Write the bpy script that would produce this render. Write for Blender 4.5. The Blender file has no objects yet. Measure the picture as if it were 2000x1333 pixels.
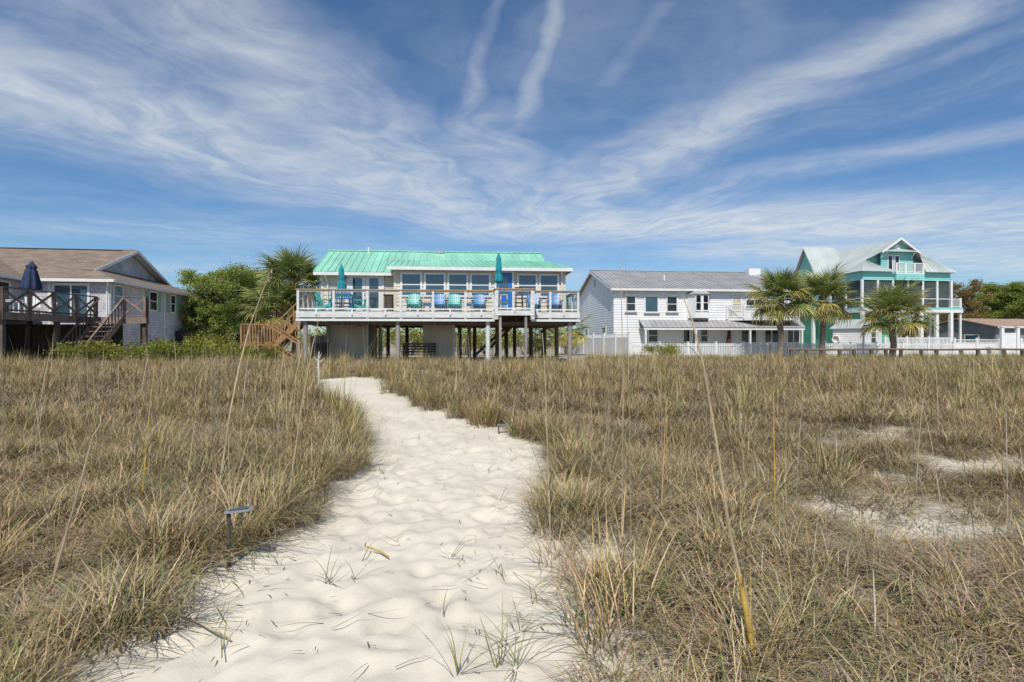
import bpy, bmesh, math, random
import numpy as np
from mathutils import Vector, Matrix

# ------------------------------------------------------------------ camera, sky, sun, exposure
SC = bpy.context.scene
COL = SC.collection
FPX, CX, CY, EYE = 1111.1, 1000.0, 666.5, 1.6          # focal length in photo pixels, principal point, eye height
cam_d = bpy.data.cameras.new('camera'); cam_d.lens = 20; cam_d.sensor_width = 36
cam_d.clip_start = 0.05; cam_d.clip_end = 5000
cam = bpy.data.objects.new('camera', cam_d); COL.objects.link(cam)
cam.location = (0, 0, EYE); cam.rotation_euler = (math.radians(90), 0, 0)
SC.camera = cam
SC.cycles.max_bounces = 5; SC.cycles.diffuse_bounces = 2; SC.cycles.glossy_bounces = 2; SC.cycles.transmission_bounces = 2; SC.cycles.transparent_max_bounces = 4
SUN_EL, SUN_AZ = math.radians(52), math.radians(188)     # sun stands behind the camera, a little to the left
SC.view_settings.view_transform = 'Standard'; SC.view_settings.look = 'None'
SC.view_settings.exposure = 0.0; SC.view_settings.gamma = 1.0

class NT:
    """tiny node-tree helper"""
    def __init__(s, tree): s.t = tree; s.l = tree.links
    def n(s, typ, **kw):
        nd = s.t.nodes.new(typ)
        for k, v in kw.items():
            if k == 'inp':
                for kk, vv in v.items(): s.put(nd.inputs[kk], vv)
            else: setattr(nd, k, v)
        return nd
    def put(s, sock, v):
        if isinstance(v, bpy.types.NodeSocket): s.l.new(v, sock)
        else: sock.default_value = v
    def m(s, op, a, b=0.0, c=0.0, clamp=False):
        nd = s.n('ShaderNodeMath', operation=op, use_clamp=clamp)
        s.put(nd.inputs[0], a); s.put(nd.inputs[1], b); s.put(nd.inputs[2], c)
        return nd.outputs[0]
    def ss(s, x, lo, hi, a=0.0, b=1.0):
        nd = s.n('ShaderNodeMapRange', interpolation_type='SMOOTHSTEP')
        s.put(nd.inputs[0], x); nd.inputs[1].default_value = lo; nd.inputs[2].default_value = hi
        nd.inputs[3].default_value = a; nd.inputs[4].default_value = b
        return nd.outputs[0]
    def xyz(s, x, y, z=0.0):
        nd = s.n('ShaderNodeCombineXYZ'); s.put(nd.inputs[0], x); s.put(nd.inputs[1], y); s.put(nd.inputs[2], z)
        return nd.outputs[0]
    def noise(s, vec, scale, detail=4, rough=0.55, dist=0.0):
        nd = s.n('ShaderNodeTexNoise'); s.put(nd.inputs['Vector'], vec)
        nd.inputs['Scale'].default_value = scale; nd.inputs['Detail'].default_value = detail
        nd.inputs['Roughness'].default_value = rough; nd.inputs['Distortion'].default_value = dist
        return nd.outputs[0]
    def mix(s, f, a, b, bt='MIX'):
        nd = s.n('ShaderNodeMix', data_type='RGBA', blend_type=bt)
        s.put(nd.inputs[0], f); s.put(nd.inputs[6], a); s.put(nd.inputs[7], b)
        return nd.outputs[2]

def c4(c): return (c[0], c[1], c[2], 1.0)

world = bpy.data.worlds.new('World'); SC.world = world; world.use_nodes = True; world.cycles.sampling_method = 'NONE'
wt = NT(world.node_tree); world.node_tree.nodes.clear()
sky = wt.n('ShaderNodeTexSky', sky_type='NISHITA', sun_disc=False, sun_elevation=SUN_EL, sun_rotation=SUN_AZ,
           altitude=0, air_density=1.0, dust_density=0.35, ozone_density=2.4)
geo = wt.n('ShaderNodeNewGeometry')
sep = wt.n('ShaderNodeSeparateXYZ'); wt.l.new(wt.n('ShaderNodeTexCoord').outputs['Generated'], sep.inputs[0])
dz = wt.m('MAXIMUM', sep.outputs[2], 0.03)
cpx = wt.m('DIVIDE', sep.outputs[0], dz); cpy = wt.m('DIVIDE', sep.outputs[1], dz)      # cirrus sheet: plan position of the view ray
P0 = wt.xyz(cpx, cpy)
wrp = wt.n('ShaderNodeTexNoise', noise_dimensions='3D'); wt.put(wrp.inputs['Vector'], P0); wrp.inputs['Scale'].default_value = 0.9; wrp.inputs['Detail'].default_value = 3
wv = wt.n('ShaderNodeVectorMath', operation='MULTIPLY_ADD'); wt.put(wv.inputs[0], wrp.outputs[1]); wv.inputs[1].default_value = (0.42, 0.42, 0); wt.put(wv.inputs[2], P0)
wo = wt.n('ShaderNodeVectorMath', operation='SUBTRACT'); wt.put(wo.inputs[0], wv.outputs[0]); wo.inputs[1].default_value = (0.29, 0.29, 0)
wf = wt.n('ShaderNodeTexNoise'); wt.put(wf.inputs['Vector'], wo.outputs[0]); wf.inputs['Scale'].default_value = 3.6; wf.inputs['Detail'].default_value = 4; wf.inputs['Roughness'].default_value = 0.6
wf2 = wt.n('ShaderNodeVectorMath', operation='MULTIPLY_ADD'); wt.put(wf2.inputs[0], wf.outputs[1]); wf2.inputs[1].default_value = (0.16, 0.16, 0); wt.put(wf2.inputs[2], wo.outputs[0])
PW = wf2.outputs[0]
sw = wt.n('ShaderNodeSeparateXYZ'); wt.put(sw.inputs[0], PW)
# streaks drawn out by the wind, fanning from a point of the sheet ahead
fx = wt.m('SUBTRACT', sw.outputs[0], 0.15); fy = wt.m('SUBTRACT', 6.2, sw.outputs[1])
th = wt.m('ADD', wt.m('ARCTAN2', fx, fy), wt.m('MULTIPLY', wt.noise(P0, 0.7, 2), 0.7)); rr = wt.m('SQRT', wt.m('ADD', wt.m('MULTIPLY', fx, fx), wt.m('MULTIPLY', fy, fy)))
st1 = wt.noise(wt.xyz(wt.m('MULTIPLY', th, 7.0), wt.m('MULTIPLY', rr, 0.55)), 1.0, 5, 0.62, 0.6)
st2 = wt.noise(wt.xyz(wt.m('MULTIPLY', th, 26.0), wt.m('MULTIPLY', rr, 0.9), 3.0), 1.0, 3, 0.6, 0.0)
puff = wt.noise(PW, 3.2, 5, 0.62, 0.4)
streak = wt.m('ADD', wt.m('ADD', wt.m('MULTIPLY', st1, 0.42), wt.m('MULTIPLY', st2, 0.20)), wt.m('MULTIPLY', puff, 0.38))
pth = wt.n('ShaderNodeMix', data_type='VECTOR'); pth.inputs[0].default_value = 0.35; wt.put(pth.inputs[4], P0); wt.put(pth.inputs[5], PW)
st = wt.n('ShaderNodeSeparateXYZ'); wt.put(st.inputs[0], pth.outputs[1])
def band(A, B, w0, w1, strength):
    """soft cirrus band along a segment of the sheet"""
    ax, ay = A; bx, by = B; dx, dy = bx-ax, by-ay; L2 = dx*dx+dy*dy
    sp = st if w0 < 0.1 else sw                             # thin wisps run straighter
    qx = wt.m('SUBTRACT', sp.outputs[0], ax); qy = wt.m('SUBTRACT', sp.outputs[1], ay)
    t = wt.m('DIVIDE', wt.m('ADD', wt.m('MULTIPLY', qx, dx), wt.m('MULTIPLY', qy, dy)), L2, clamp=True)
    ex = wt.m('SUBTRACT', qx, wt.m('MULTIPLY', t, dx)); ey = wt.m('SUBTRACT', qy, wt.m('MULTIPLY', t, dy))
    d = wt.m('SQRT', wt.m('ADD', wt.m('MULTIPLY', ex, ex), wt.m('MULTIPLY', ey, ey)))
    d = wt.m('DIVIDE', d, wt.m('ADD', w0*1.3, wt.m('MULTIPLY', t, (w1-w0)*1.3)))
    return wt.m('MULTIPLY', wt.ss(d, 0.0, 1.0, 1.0, 0.0), strength)
bands = [band((-2.5, 1.6), (-0.8, 3.9), 0.85, 1.15, 0.80), band((-1.0, 1.75), (-0.35, 4.6), 0.42, 0.95, 0.74), band((-1.5, 1.3), (-1.2, 2.2), 0.4, 0.6, 0.42),
         band((1.45, 1.35), (0.86, 2.9), 0.17, 0.45, 0.66), band((0.9, 2.7), (0.2, 4.5), 0.42, 0.85, 0.74), band((1.75, 1.65), (1.25, 2.4), 0.09, 0.2, 0.42), band((2.5, 2.6), (1.3, 3.7), 0.18, 0.45, 0.42),
         band((0.15, 1.4), (0.14, 1.85), 0.045, 0.05, 0.55), band((0.14, 1.85), (0.0, 2.7), 0.045, 0.10, 0.50), band((0.0, 1.5), (-0.2, 2.5), 0.03, 0.08, 0.42), band((-0.15, 2.6), (0.0, 4.6), 0.35, 0.9, 0.56),
         band((0.0, 4.9), (6.0, 4.9), 1.15, 1.7, 0.92), band((2.4, 6.2), (9.0, 7.5), 1.2, 2.5, 0.75), band((0.45, 1.7), (0.35, 2.2), 0.06, 0.08, 0.26),
         band((-9.0, 7.0), (2.0, 9.0), 1.0, 1.6, 0.42), band((-7.0, 4.4), (-2.0, 5.4), 0.6, 0.9, 0.36)]
cov = bands[0]
for b in bands[1:]: cov = wt.m('MAXIMUM', cov, b)
broad = wt.ss(wt.noise(PW, 0.45, 3), 0.36, 0.66)                       # thin veil everywhere else, also behind the camera
cov = wt.m('MAXIMUM', cov, wt.m('MULTIPLY', broad, 0.30))
fine = wt.ss(streak, 0.34, 0.66)
dens = wt.m('ADD', wt.m('MULTIPLY', cov, wt.m('ADD', 0.50, wt.m('MULTIPLY', fine, 0.62))), wt.m('MULTIPLY', wt.m('SUBTRACT', fine, 0.5), 0.10))
dens = wt.m('MULTIPLY', wt.m('POWER', wt.m('MAXIMUM', dens, 0.0), 1.15), 0.95, clamp=True)
skyc = wt.mix(1.0, sky.outputs[0], (0.66, 0.88, 1.08, 1), 'MULTIPLY')
skymix = wt.mix(dens, skyc, (6.7, 7.2, 7.7, 1))
bg = wt.n('ShaderNodeBackground'); wt.put(bg.inputs[0], skymix); bg.inputs[1].default_value = 0.10
wout = wt.n('ShaderNodeOutputWorld'); wt.l.new(bg.outputs[0], wout.inputs[0])

sun_d = bpy.data.lights.new('sun', 'SUN'); sun_d.energy = 4.3; sun_d.angle = math.radians(0.53); sun_d.color = (1.0, 0.95, 0.87)
sun = bpy.data.objects.new('sun', sun_d); COL.objects.link(sun)
sdir = Vector((math.sin(SUN_AZ)*math.cos(SUN_EL), math.cos(SUN_AZ)*math.cos(SUN_EL), math.sin(SUN_EL)))
sun.rotation_euler = sdir.to_track_quat('Z', 'Y').to_euler(); sun.location = sdir*60

# ------------------------------------------------------------------ helpers
R = random.Random(7)
def tag(o, label=None, cat=None, group=None, kind=None):
    if label: o['label'] = label
    if cat: o['category'] = cat
    if group: o['group'] = group
    if kind: o['kind'] = kind
    return o
def thing(name, label, cat, loc=(0, 0, 0), rz=0.0, group=None):
    o = bpy.data.objects.new(name, None); COL.objects.link(o); o.empty_display_size = 0.2
    o.location = loc; o.rotation_euler = (0, 0, rz)
    return tag(o, label, cat, group)
def copy_tree(o, parent=None):
    c = o.copy(); COL.objects.link(c); c.parent = parent
    for ch in [k for k in bpy.data.objects if k.parent == o]: copy_tree(ch, c)
    return c
class MB:
    """collects boxes, beams, tubes; build() links them as one mesh object"""
    def __init__(s, xf=None): s.v = []; s.f = []; s.xf = xf; s.col = None
    def add(s, vs, fs):
        b = len(s.v)
        s.v += [tuple(s.xf(*p)) if s.xf else tuple(p) for p in vs]
        s.f += [tuple(b+i for i in f) for f in fs]; return s
    def box(s, x0, x1, y0, y1, z0, z1):
        return s.add([(x0,y0,z0),(x1,y0,z0),(x1,y1,z0),(x0,y1,z0),(x0,y0,z1),(x1,y0,z1),(x1,y1,z1),(x0,y1,z1)],
                     [(0,3,2,1),(4,5,6,7),(0,1,5,4),(1,2,6,5),(2,3,7,6),(3,0,4,7)])
    def beam(s, p, q, w, h):
        p = Vector(p); q = Vector(q); d = (q-p).normalized()
        up = Vector((0,0,1)) if abs(d.z) < 0.98 else Vector((0,1,0))
        r = d.cross(up).normalized()*(w/2); u = r.cross(d).normalized()*(h/2)
        vs = [p-r-u, p+r-u, p+r+u, p-r+u, q-r-u, q+r-u, q+r+u, q-r+u]
        return s.add(vs, [(0,1,2,3),(7,6,5,4),(0,4,5,1),(1,5,6,2),(2,6,7,3),(3,7,4,0)])
    def tube(s, pts, rad, n=8):
        pts = [Vector(p) for p in pts]
        if not hasattr(rad, '__len__'): rad = [rad]*len(pts)
        vs = []; fs = []
        for i, p in enumerate(pts):
            d = (pts[min(i+1, len(pts)-1)]-pts[max(i-1, 0)]).normalized()
            a = d.cross(Vector((0,1,0)) if abs(d.y) < 0.9 else Vector((1,0,0))).normalized(); b = d.cross(a)
            for k in range(n):
                t = 2*math.pi*k/n; vs.append(p+(a*math.cos(t)+b*math.sin(t))*rad[i])
        for i in range(len(pts)-1):
            for k in range(n): fs.append((i*n+k, i*n+(k+1)%n, (i+1)*n+(k+1)%n, (i+1)*n+k))
        fs.append(tuple(range(n))[::-1]); fs.append(tuple((len(pts)-1)*n+k for k in range(n)))
        return s.add(vs, fs)
    def slab(s, pts, off):
        """polygon extruded by the vector off"""
        pts = [Vector(p) for p in pts]; off = Vector(off); n = len(pts)
        return s.add(pts+[p+off for p in pts], [tuple(range(n)), tuple(range(2*n-1, n-1, -1))]+[(i, i+n, (i+1)%n+n, (i+1)%n) for i in range(n)])
    def poly(s, pts): return s.add(pts, [tuple(range(len(pts)))])
    def build(s, name, mat, parent=None, smooth=False, loc=None, rz=None):
        me = bpy.data.meshes.new(name); me.from_pydata(s.v, [], s.f); me.update()
        bm = bmesh.new(); bm.from_mesh(me); bmesh.ops.recalc_face_normals(bm, faces=bm.faces); bm.to_mesh(me); bm.free()
        if smooth: me.polygons.foreach_set('use_smooth', [True]*len(me.polygons))
        if mat: me.materials.append(mat)
        o = bpy.data.objects.new(name, me); COL.objects.link(o)
        if parent: o.parent = parent
        if loc: o.location = loc
        if rz is not None: o.rotation_euler = (0, 0, rz)
        return o
class Frame:
    """a house's own axes: u along its front, v away from the sea, z up from its ground"""
    def __init__(s, px, Y, ang, zg):
        s.a = math.radians(ang); s.O = Vector(((px-CX)*Y/FPX, Y, zg))
        s.t = Vector((math.cos(s.a), math.sin(s.a), 0)); s.n = Vector((-math.sin(s.a), math.cos(s.a), 0))
    def hit(s, px, py, v=0.0):
        d = Vector(((px-CX)/FPX, 1, (CY-py)/FPX)); e = Vector((0, 0, EYE))
        k = (v-(e-s.O).dot(s.n))/d.dot(s.n); p = e+d*k-s.O
        return p.dot(s.t), p.z
    def hit_side(s, px, py, u=0.0):
        d = Vector(((px-CX)/FPX, 1, (CY-py)/FPX)); e = Vector((0, 0, EYE))
        k = (u-(e-s.O).dot(s.t))/d.dot(s.t); p = e+d*k-s.O
        return p.dot(s.n), p.z
    def W(s, u, v, z): return s.O+s.t*u+s.n*v+Vector((0, 0, z))
    def thing(s, name, label, cat, **k): return thing(name, label, cat, s.O, s.a, **k)
def front(v0): return lambda a, d, z: (a, v0-d, z)          # wall facing the sea: a = u
def right(u0): return lambda a, d, z: (u0+d, a, z)          # wall facing right: a = v
def left(u0): return lambda a, d, z: (u0-d, a, z)
def lap_wall(W, z0, z1, step, span, mat, name, parent, lip=0.03, back=0.12):
    """lapped boards: each leans out at its lower edge"""
    m = MB(W); z = z0
    while z < z1-0.01:
        zt = min(z+step, z1); a0, a1 = span(z); b0, b1 = span(zt)
        if a1-a0 > 0.02:
            m.add([(a0,lip,z),(a1,lip,z),(b1,0.002,zt),(b0,0.002,zt),(a0,0,z),(a1,0,z),(a0,-back,z),(a1,-back,z),(b1,-back,zt),(b0,-back,zt)],
                  [(0,1,2,3),(4,5,1,0),(0,3,9,6),(1,7,8,2)])
        z = zt
    a0, a1 = span(z0); m.add([(a0,-back,z0),(a1,-back,z0),(a1,0,z0),(a0,0,z0)], [(0,1,2,3)])
    return m.build(name, mat, parent)
def window(parent, W, a0, a1, z0, z1, mf, mp, fw=0.07, kind='hung', name='window', depth=0.05):
    a0, a1 = min(a0, a1), max(a0, a1); z0, z1 = min(z0, z1), max(z0, z1)
    m = MB(W)
    m.box(a0-fw, a0, 0.002, depth, z0-fw, z1+fw); m.box(a1, a1+fw, 0.002, depth, z0-fw, z1+fw)
    m.box(a0, a1, 0.002, depth, z1, z1+fw); m.box(a0, a1, 0.002, depth, z0-fw, z0)
    zm = (z0+z1)/2; am = (a0+a1)/2
    if kind == 'hung': m.box(a0, a1, 0.003, depth*0.9, zm-0.025, zm+0.025)
    if kind == 'slide': m.box(am-0.04, am+0.04, 0.003, depth*0.9, z0, z1)
    f = m.build(name, mf, parent)
    cells = [(a0, a1, z0, z1)]
    if kind == 'hung': cells = [(a0, a1, zm+0.025, z1), (a0, a1, z0, zm-0.025)]
    if kind == 'slide': cells = [(a0, am-0.04, z0, z1), (am+0.04, a1, z0, z1)]
    for i, (p, q, r, t) in enumerate(cells):
        MB(W).box(p, q, 0.0025, depth*(0.55 if i == 0 else 0.35), r, t).build('pane', mp, f)
    return f
def roof_panels(parent, EL, ER, RR, RL, n, mat, thick=0.035, rib=0.05, name='roof_panel'):
    """standing-seam sheets laid from eave (EL-ER) to ridge (RL-RR), each its own piece"""
    EL, ER, RR, RL = map(Vector, (EL, ER, RR, RL)); nrm = (ER-EL).cross(RL-EL).normalized()
    if nrm.z < 0: nrm = -nrm
    for i in range(n):
        t0, t1 = i/n, (i+1)/n
        a, b, c, d = EL.lerp(ER, t0), EL.lerp(ER, t1), RL.lerp(RR, t1), RL.lerp(RR, t0)
        g = (b-a).normalized()*0.007; j = nrm*R.uniform(0, 0.004)
        m = MB().slab([a+g+j, b-g+j, c-g+j, d+g+j], nrm*-thick)
        if (d-a).length > 0.05: m.beam(a+nrm*rib*0.4, d+nrm*rib*0.4+(d-a)*0.001, 0.03, rib)
        m.build(name, mat, parent)
# ------------------------------------------------------------------ materials
def pm(name, col, rough=0.6, var=0.18, scale=2.5, bump=0.0, bscale=30, stretch=(1,1,1), col2=None, spec=0.5, ior=None, metal=0.0, rnd=0.0, trans=0.0):
    m = bpy.data.materials.new(name); m.use_nodes = True; t = NT(m.node_tree); p = m.node_tree.nodes['Principled BSDF']
    tc = t.n('ShaderNodeTexCoord'); mp = t.n('ShaderNodeMapping'); t.l.new(tc.outputs['Object'], mp.inputs[0]); mp.inputs['Scale'].default_value = stretch
    n1 = t.noise(mp.outputs[0], scale, 6, 0.6)
    lo = tuple(c*(1-var) for c in col); hi = tuple(min(1, c*(1+var)) for c in (col2 or col))
    f = t.ss(n1, 0.3, 0.7)
    c = t.mix(f, c4(lo), c4(hi))
    if rnd:
        oi = t.n('ShaderNodeObjectInfo'); k = t.m('ADD', 1-rnd, t.m('MULTIPLY', oi.outputs['Random'], 2*rnd))
        c = t.mix(1.0, c, t.xyz(k, k, k), 'MULTIPLY')
    t.put(p.inputs['Base Color'], c); p.inputs['Roughness'].default_value = rough
    p.inputs['Specular IOR Level'].default_value = spec; p.inputs['Metallic'].default_value = metal
    if ior: p.inputs['IOR'].default_value = ior
    if bump:
        b = t.n('ShaderNodeBump'); b.inputs['Strength'].default_value = bump; b.inputs['Distance'].default_value = 0.02
        t.put(b.inputs['Height'], t.noise(mp.outputs[0], bscale, 5, 0.65)); t.put(p.inputs['Normal'], b.outputs[0])
    if trans:
        tr = t.n('ShaderNodeBsdfTranslucent'); t.put(tr.inputs[0], c); mx = t.n('ShaderNodeMixShader'); mx.inputs[0].default_value = trans
        out = m.node_tree.nodes['Material Output']
        t.l.new(p.outputs[0], mx.inputs[1]); t.l.new(tr.outputs[0], mx.inputs[2]); t.l.new(mx.outputs[0], out.inputs[0])
    return m
def brick_mat(name, c1, c2, mortar, bw, bh, msize, rough=0.85, bump=0.4, plane='xz', off=0.5):
    """shingle courses too fine to build: colour from cell to cell, fine relief"""
    m = bpy.data.materials.new(name); m.use_nodes = True; t = NT(m.node_tree); p = m.node_tree.nodes['Principled BSDF']
    tc = t.n('ShaderNodeTexCoord'); s = t.n('ShaderNodeSeparateXYZ'); t.l.new(tc.outputs['Object'], s.inputs[0])
    if plane == 'roof': h = t.m('ADD', s.outputs[0], t.m('MULTIPLY', s.outputs[1], 0.31)); v = s.outputs[2]
    else: h = t.m('ADD', s.outputs[0], s.outputs[1]); v = s.outputs[2]
    br = t.n('ShaderNodeTexBrick'); t.put(br.inputs['Vector'], t.xyz(h, v)); br.offset = off
    br.inputs['Color1'].default_value = c4(c1); br.inputs['Color2'].default_value = c4(c2); br.inputs['Mortar'].default_value = c4(mortar)
    br.inputs['Scale'].default_value = 1.0; br.inputs['Mortar Size'].default_value = msize; br.inputs['Brick Width'].default_value = bw; br.inputs['Row Height'].default_value = bh
    br.inputs['Mortar Smooth'].default_value = 0.2
    n1 = t.noise(tc.outputs['Object'], 1.2, 5); k = t.ss(n1, 0.25, 0.75, 0.8, 1.15)
    c = t.mix(1.0, br.outputs[0], t.xyz(k, k, k), 'MULTIPLY'); t.put(p.inputs['Base Color'], c); p.inputs['Roughness'].default_value = rough
    b = t.n('ShaderNodeBump'); b.inputs['Strength'].default_value = bump; b.inputs['Distance'].default_value = 0.015; b.invert = True
    t.put(b.inputs['Height'], br.outputs['Fac']); t.put(p.inputs['Normal'], b.outputs[0])
    return m
def leaf_mat(name, rough=0.5, trans=0.25, rnd=0.15, attr='col', spec=0.3):
    """colour comes per leaf from the mesh, with a slight shift from plant to plant"""
    m = bpy.data.materials.new(name); m.use_nodes = True; t = NT(m.node_tree); p = m.node_tree.nodes['Principled BSDF']
    a = t.n('ShaderNodeAttribute', attribute_name=attr); oi = t.n('ShaderNodeObjectInfo')
    k = t.m('ADD', 1-rnd, t.m('MULTIPLY', oi.outputs['Random'], 2*rnd))
    r2 = t.m('FRACT', t.m('MULTIPLY', oi.outputs['Random'], 17.3)); kr = t.m('MULTIPLY', k, t.m('ADD', 1-rnd*0.6, t.m('MULTIPLY', r2, rnd*1.2)))
    c = t.mix(1.0, a.outputs[0], t.xyz(kr, k, k), 'MULTIPLY'); t.put(p.inputs['Base Color'], c)
    p.inputs['Roughness'].default_value = rough; p.inputs['Specular IOR Level'].default_value = spec
    if not trans: return m
    tr = t.n('ShaderNodeBsdfTranslucent'); t.put(tr.inputs[0], c); mx = t.n('ShaderNodeMixShader'); mx.inputs[0].default_value = trans
    out = m.node_tree.nodes['Material Output']
    t.l.new(p.outputs[0], mx.inputs[1]); t.l.new(tr.outputs[0], mx.inputs[2]); t.l.new(mx.outputs[0], out.inputs[0])
    return m
M = {
 'white': pm('white_paint', (0.74,0.74,0.72), 0.5, 0.07, 1.5),
 'white_old': pm('weathered_white_paint', (0.66,0.66,0.64), 0.65, 0.16, 3, stretch=(1,1,4)),
 'siding_white': pm('white_siding', (0.78,0.78,0.77), 0.5, 0.05, 0.8),
 'cream': pm('cream_siding', (0.66,0.60,0.48), 0.6, 0.08, 1.2),
 'cream_wall': pm('beige_wall', (0.50,0.45,0.36), 0.75, 0.12, 1.2),
 'green_roof': pm('green_metal_roof', (0.27,0.58,0.43), 0.45, 0.12, 1.1, rnd=0.06, stretch=(1,0.35,0.35)),
 'grey_roof': pm('grey_metal_roof', (0.35,0.34,0.34), 0.45, 0.12, 0.8, rnd=0.06),
 'pale_roof': pm('pale_metal_roof', (0.46,0.50,0.48), 0.4, 0.10, 0.7),
 'glass': pm('window_glass', (0.035,0.075,0.105), 0.03, 0.3, 0.5, ior=1.9),
 'glass_dark': pm('dark_window_glass', (0.02,0.025,0.03), 0.04, 0.4, 0.7, ior=1.6),
 'screen': pm('insect_screen', (0.05,0.07,0.07), 0.8, 0.3, 0.6),
 'blue_door': pm('blue_door_paint', (0.015,0.16,0.50), 0.4, 0.08, 2),
 'teal': pm('teal_plastic', (0.05,0.46,0.44), 0.4, 0.10, 3, rnd=0.08),
 'blue': pm('blue_plastic', (0.03,0.20,0.44), 0.4, 0.10, 3, rnd=0.08),
 'canvas_teal': pm('teal_canvas', (0.01,0.24,0.28), 0.85, 0.25, 9, stretch=(1,1,0.3)),
 'canvas_navy': pm('navy_canvas', (0.018,0.035,0.085), 0.85, 0.3, 9, stretch=(1,1,0.3)),
 'canvas_brown': pm('maroon_canvas', (0.09,0.03,0.03), 0.85, 0.3, 9),
 'wood_new': pm('new_cedar_wood', (0.32,0.175,0.075), 0.7, 0.28, 3, bump=0.3, stretch=(4,4,0.6), rnd=0.15),
 'wood_cap': pm('oiled_wood_cap', (0.42,0.26,0.13), 0.6, 0.25, 3, stretch=(0.5,4,4)),
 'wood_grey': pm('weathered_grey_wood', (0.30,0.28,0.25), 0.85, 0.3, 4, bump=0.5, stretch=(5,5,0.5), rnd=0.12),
 'wood_brown': pm('brown_treated_wood', (0.19,0.125,0.085), 0.85, 0.35, 4, bump=0.5, stretch=(5,5,0.5), rnd=0.15),
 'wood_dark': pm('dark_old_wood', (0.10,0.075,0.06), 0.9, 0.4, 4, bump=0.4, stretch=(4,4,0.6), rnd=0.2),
 'wood_deck': pm('old_brown_deck_wood', (0.20,0.145,0.115), 0.85, 0.35, 3, bump=0.4, rnd=0.2),
 'dark': pm('dark_trim_and_gap_shade', (0.05,0.05,0.05), 0.7, 0.2),
 'metal': pm('galvanised_metal', (0.42,0.43,0.44), 0.4, 0.2, 6, metal=0.6),
 'wire': pm('dark_wire', (0.10,0.10,0.10), 0.5, 0.2, 4),
 'black': pm('black_plastic', (0.02,0.02,0.022), 0.5, 0.3, 3),
 'shingle_roof': brick_mat('brown_shingle_roof', (0.30,0.225,0.165), (0.21,0.155,0.115), (0.10,0.075,0.055), 0.6, 0.07, 0.008, plane='roof'),
 'shingle_wall': brick_mat('grey_shake_wall', (0.62,0.60,0.61), (0.55,0.53,0.54), (0.20,0.19,0.195), 0.24, 0.17, 0.007),
 'block_wall': pm('pale_block_wall', (0.48,0.47,0.46), 0.85, 0.15, 1.5),
 'shutter': pm('sage_green_shutter', (0.25,0.42,0.30), 0.6, 0.1, 3),
 'aqua': pm('aqua_siding', (0.25,0.60,0.55), 0.55, 0.06, 0.8),
 'green_wall': pm('green_panel_wall', (0.10,0.42,0.25), 0.65, 0.12, 0.9),
 'tan': pm('tan_paint', (0.52,0.46,0.34), 0.7, 0.12, 1.5),
 'grey_wall': pm('slate_grey_wall', (0.19,0.21,0.23), 0.75, 0.12, 1.2),
 'tan_roof': pm('tan_shingle_roof', (0.36,0.25,0.18), 0.85, 0.2, 2.5),
 'bark': pm('pine_bark', (0.10,0.075,0.06), 0.9, 0.4, 6, bump=0.6, stretch=(2,2,0.5)),
 'palm_bark': pm('palm_bark', (0.21,0.165,0.125), 0.9, 0.4, 8, bump=0.8, bscale=18, stretch=(1,1,2.5)),
 'boot': pm('palm_boots', (0.17,0.10,0.065), 0.9, 0.4, 6, bump=0.5),
 'dead_frond': pm('dead_palm_frond', (0.21,0.15,0.095), 0.8, 0.3, 3, rnd=0.25, trans=0.2),
 'drift': pm('bleached_wood', (0.62,0.58,0.52), 0.8, 0.15, 6),
 'reed': pm('dry_reed', (0.40,0.31,0.19), 0.6, 0.3, 5, stretch=(1,1,0.4), rnd=0.15),
 'reed_yellow': pm('yellow_reed', (0.50,0.33,0.07), 0.5, 0.3, 7, rnd=0.1),
 'leaf': leaf_mat('foliage'), 'frond': leaf_mat('palm_frond_leaf', 0.38, 0.2, 0.16, spec=0.5),
 'grass': leaf_mat('dune_grass_blades', 0.6, 0.0, 0.2),
}
M['stalk'] = M['reed']

# ------------------------------------------------------------------ terrain
def sstep(x): x = np.clip(x, 0, 1); return x*x*(3-2*x)
def ground0(x, y): return 0.5*sstep((np.asarray(y, float)-3.0)/19.0)+0*np.asarray(x, float)
def ray_ground(px, py):
    y = 5.0
    for _ in range(60):
        h = EYE-float(ground0(0, y)); y = 0.5*y+0.5*min(40, h*FPX/max(4.0, py-CY))
    return ((px-CX)/FPX*y, y)
PATH_PX = [(200,1345),(330,1240),(430,1130),(565,1068),(612,985),(690,940),(722,885),(716,835),(700,800),(655,800),(618,775),(617,744),
           (690,738),(748,744),(752,768),(812,795),(905,826),(985,856),(1058,872),(1078,930),(1052,985),(1010,1060),(1050,1110),(1092,1190),(1075,1260),(1120,1345)]
PATH = [ray_ground(*p) for p in PATH_PX]
PATH = [(-2.0, -3.0), (-1.6, 1.2)]+PATH+[(0.45, 1.2), (0.7, -3.0)]
PA = np.array(PATH)
def inside(x, y, poly=PA):
    x = np.asarray(x, float); y = np.asarray(y, float); r = np.zeros(x.shape, bool); n = len(poly)
    for i in range(n):
        x0, y0 = poly[i]; x1, y1 = poly[(i+1) % n]
        if y0 == y1: continue
        c = ((y0 > y) != (y1 > y)) & (x < (x1-x0)*(y-y0)/(y1-y0)+x0); r ^= c
    return r
def dist_path(x, y):
    """distance to the path's edge, negative on the sand"""
    x = np.asarray(x, float); y = np.asarray(y, float); d = np.full(x.shape, 1e9); n = len(PA)
    for i in range(n):
        a = PA[i]; b = PA[(i+1) % n]; e = b-a; L = (e*e).sum()+1e-9
        t = np.clip(((x-a[0])*e[0]+(y-a[1])*e[1])/L, 0, 1)
        d = np.minimum(d, np.hypot(x-a[0]-t*e[0], y-a[1]-t*e[1]))
    return np.where(inside(x, y), -d, d)
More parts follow.
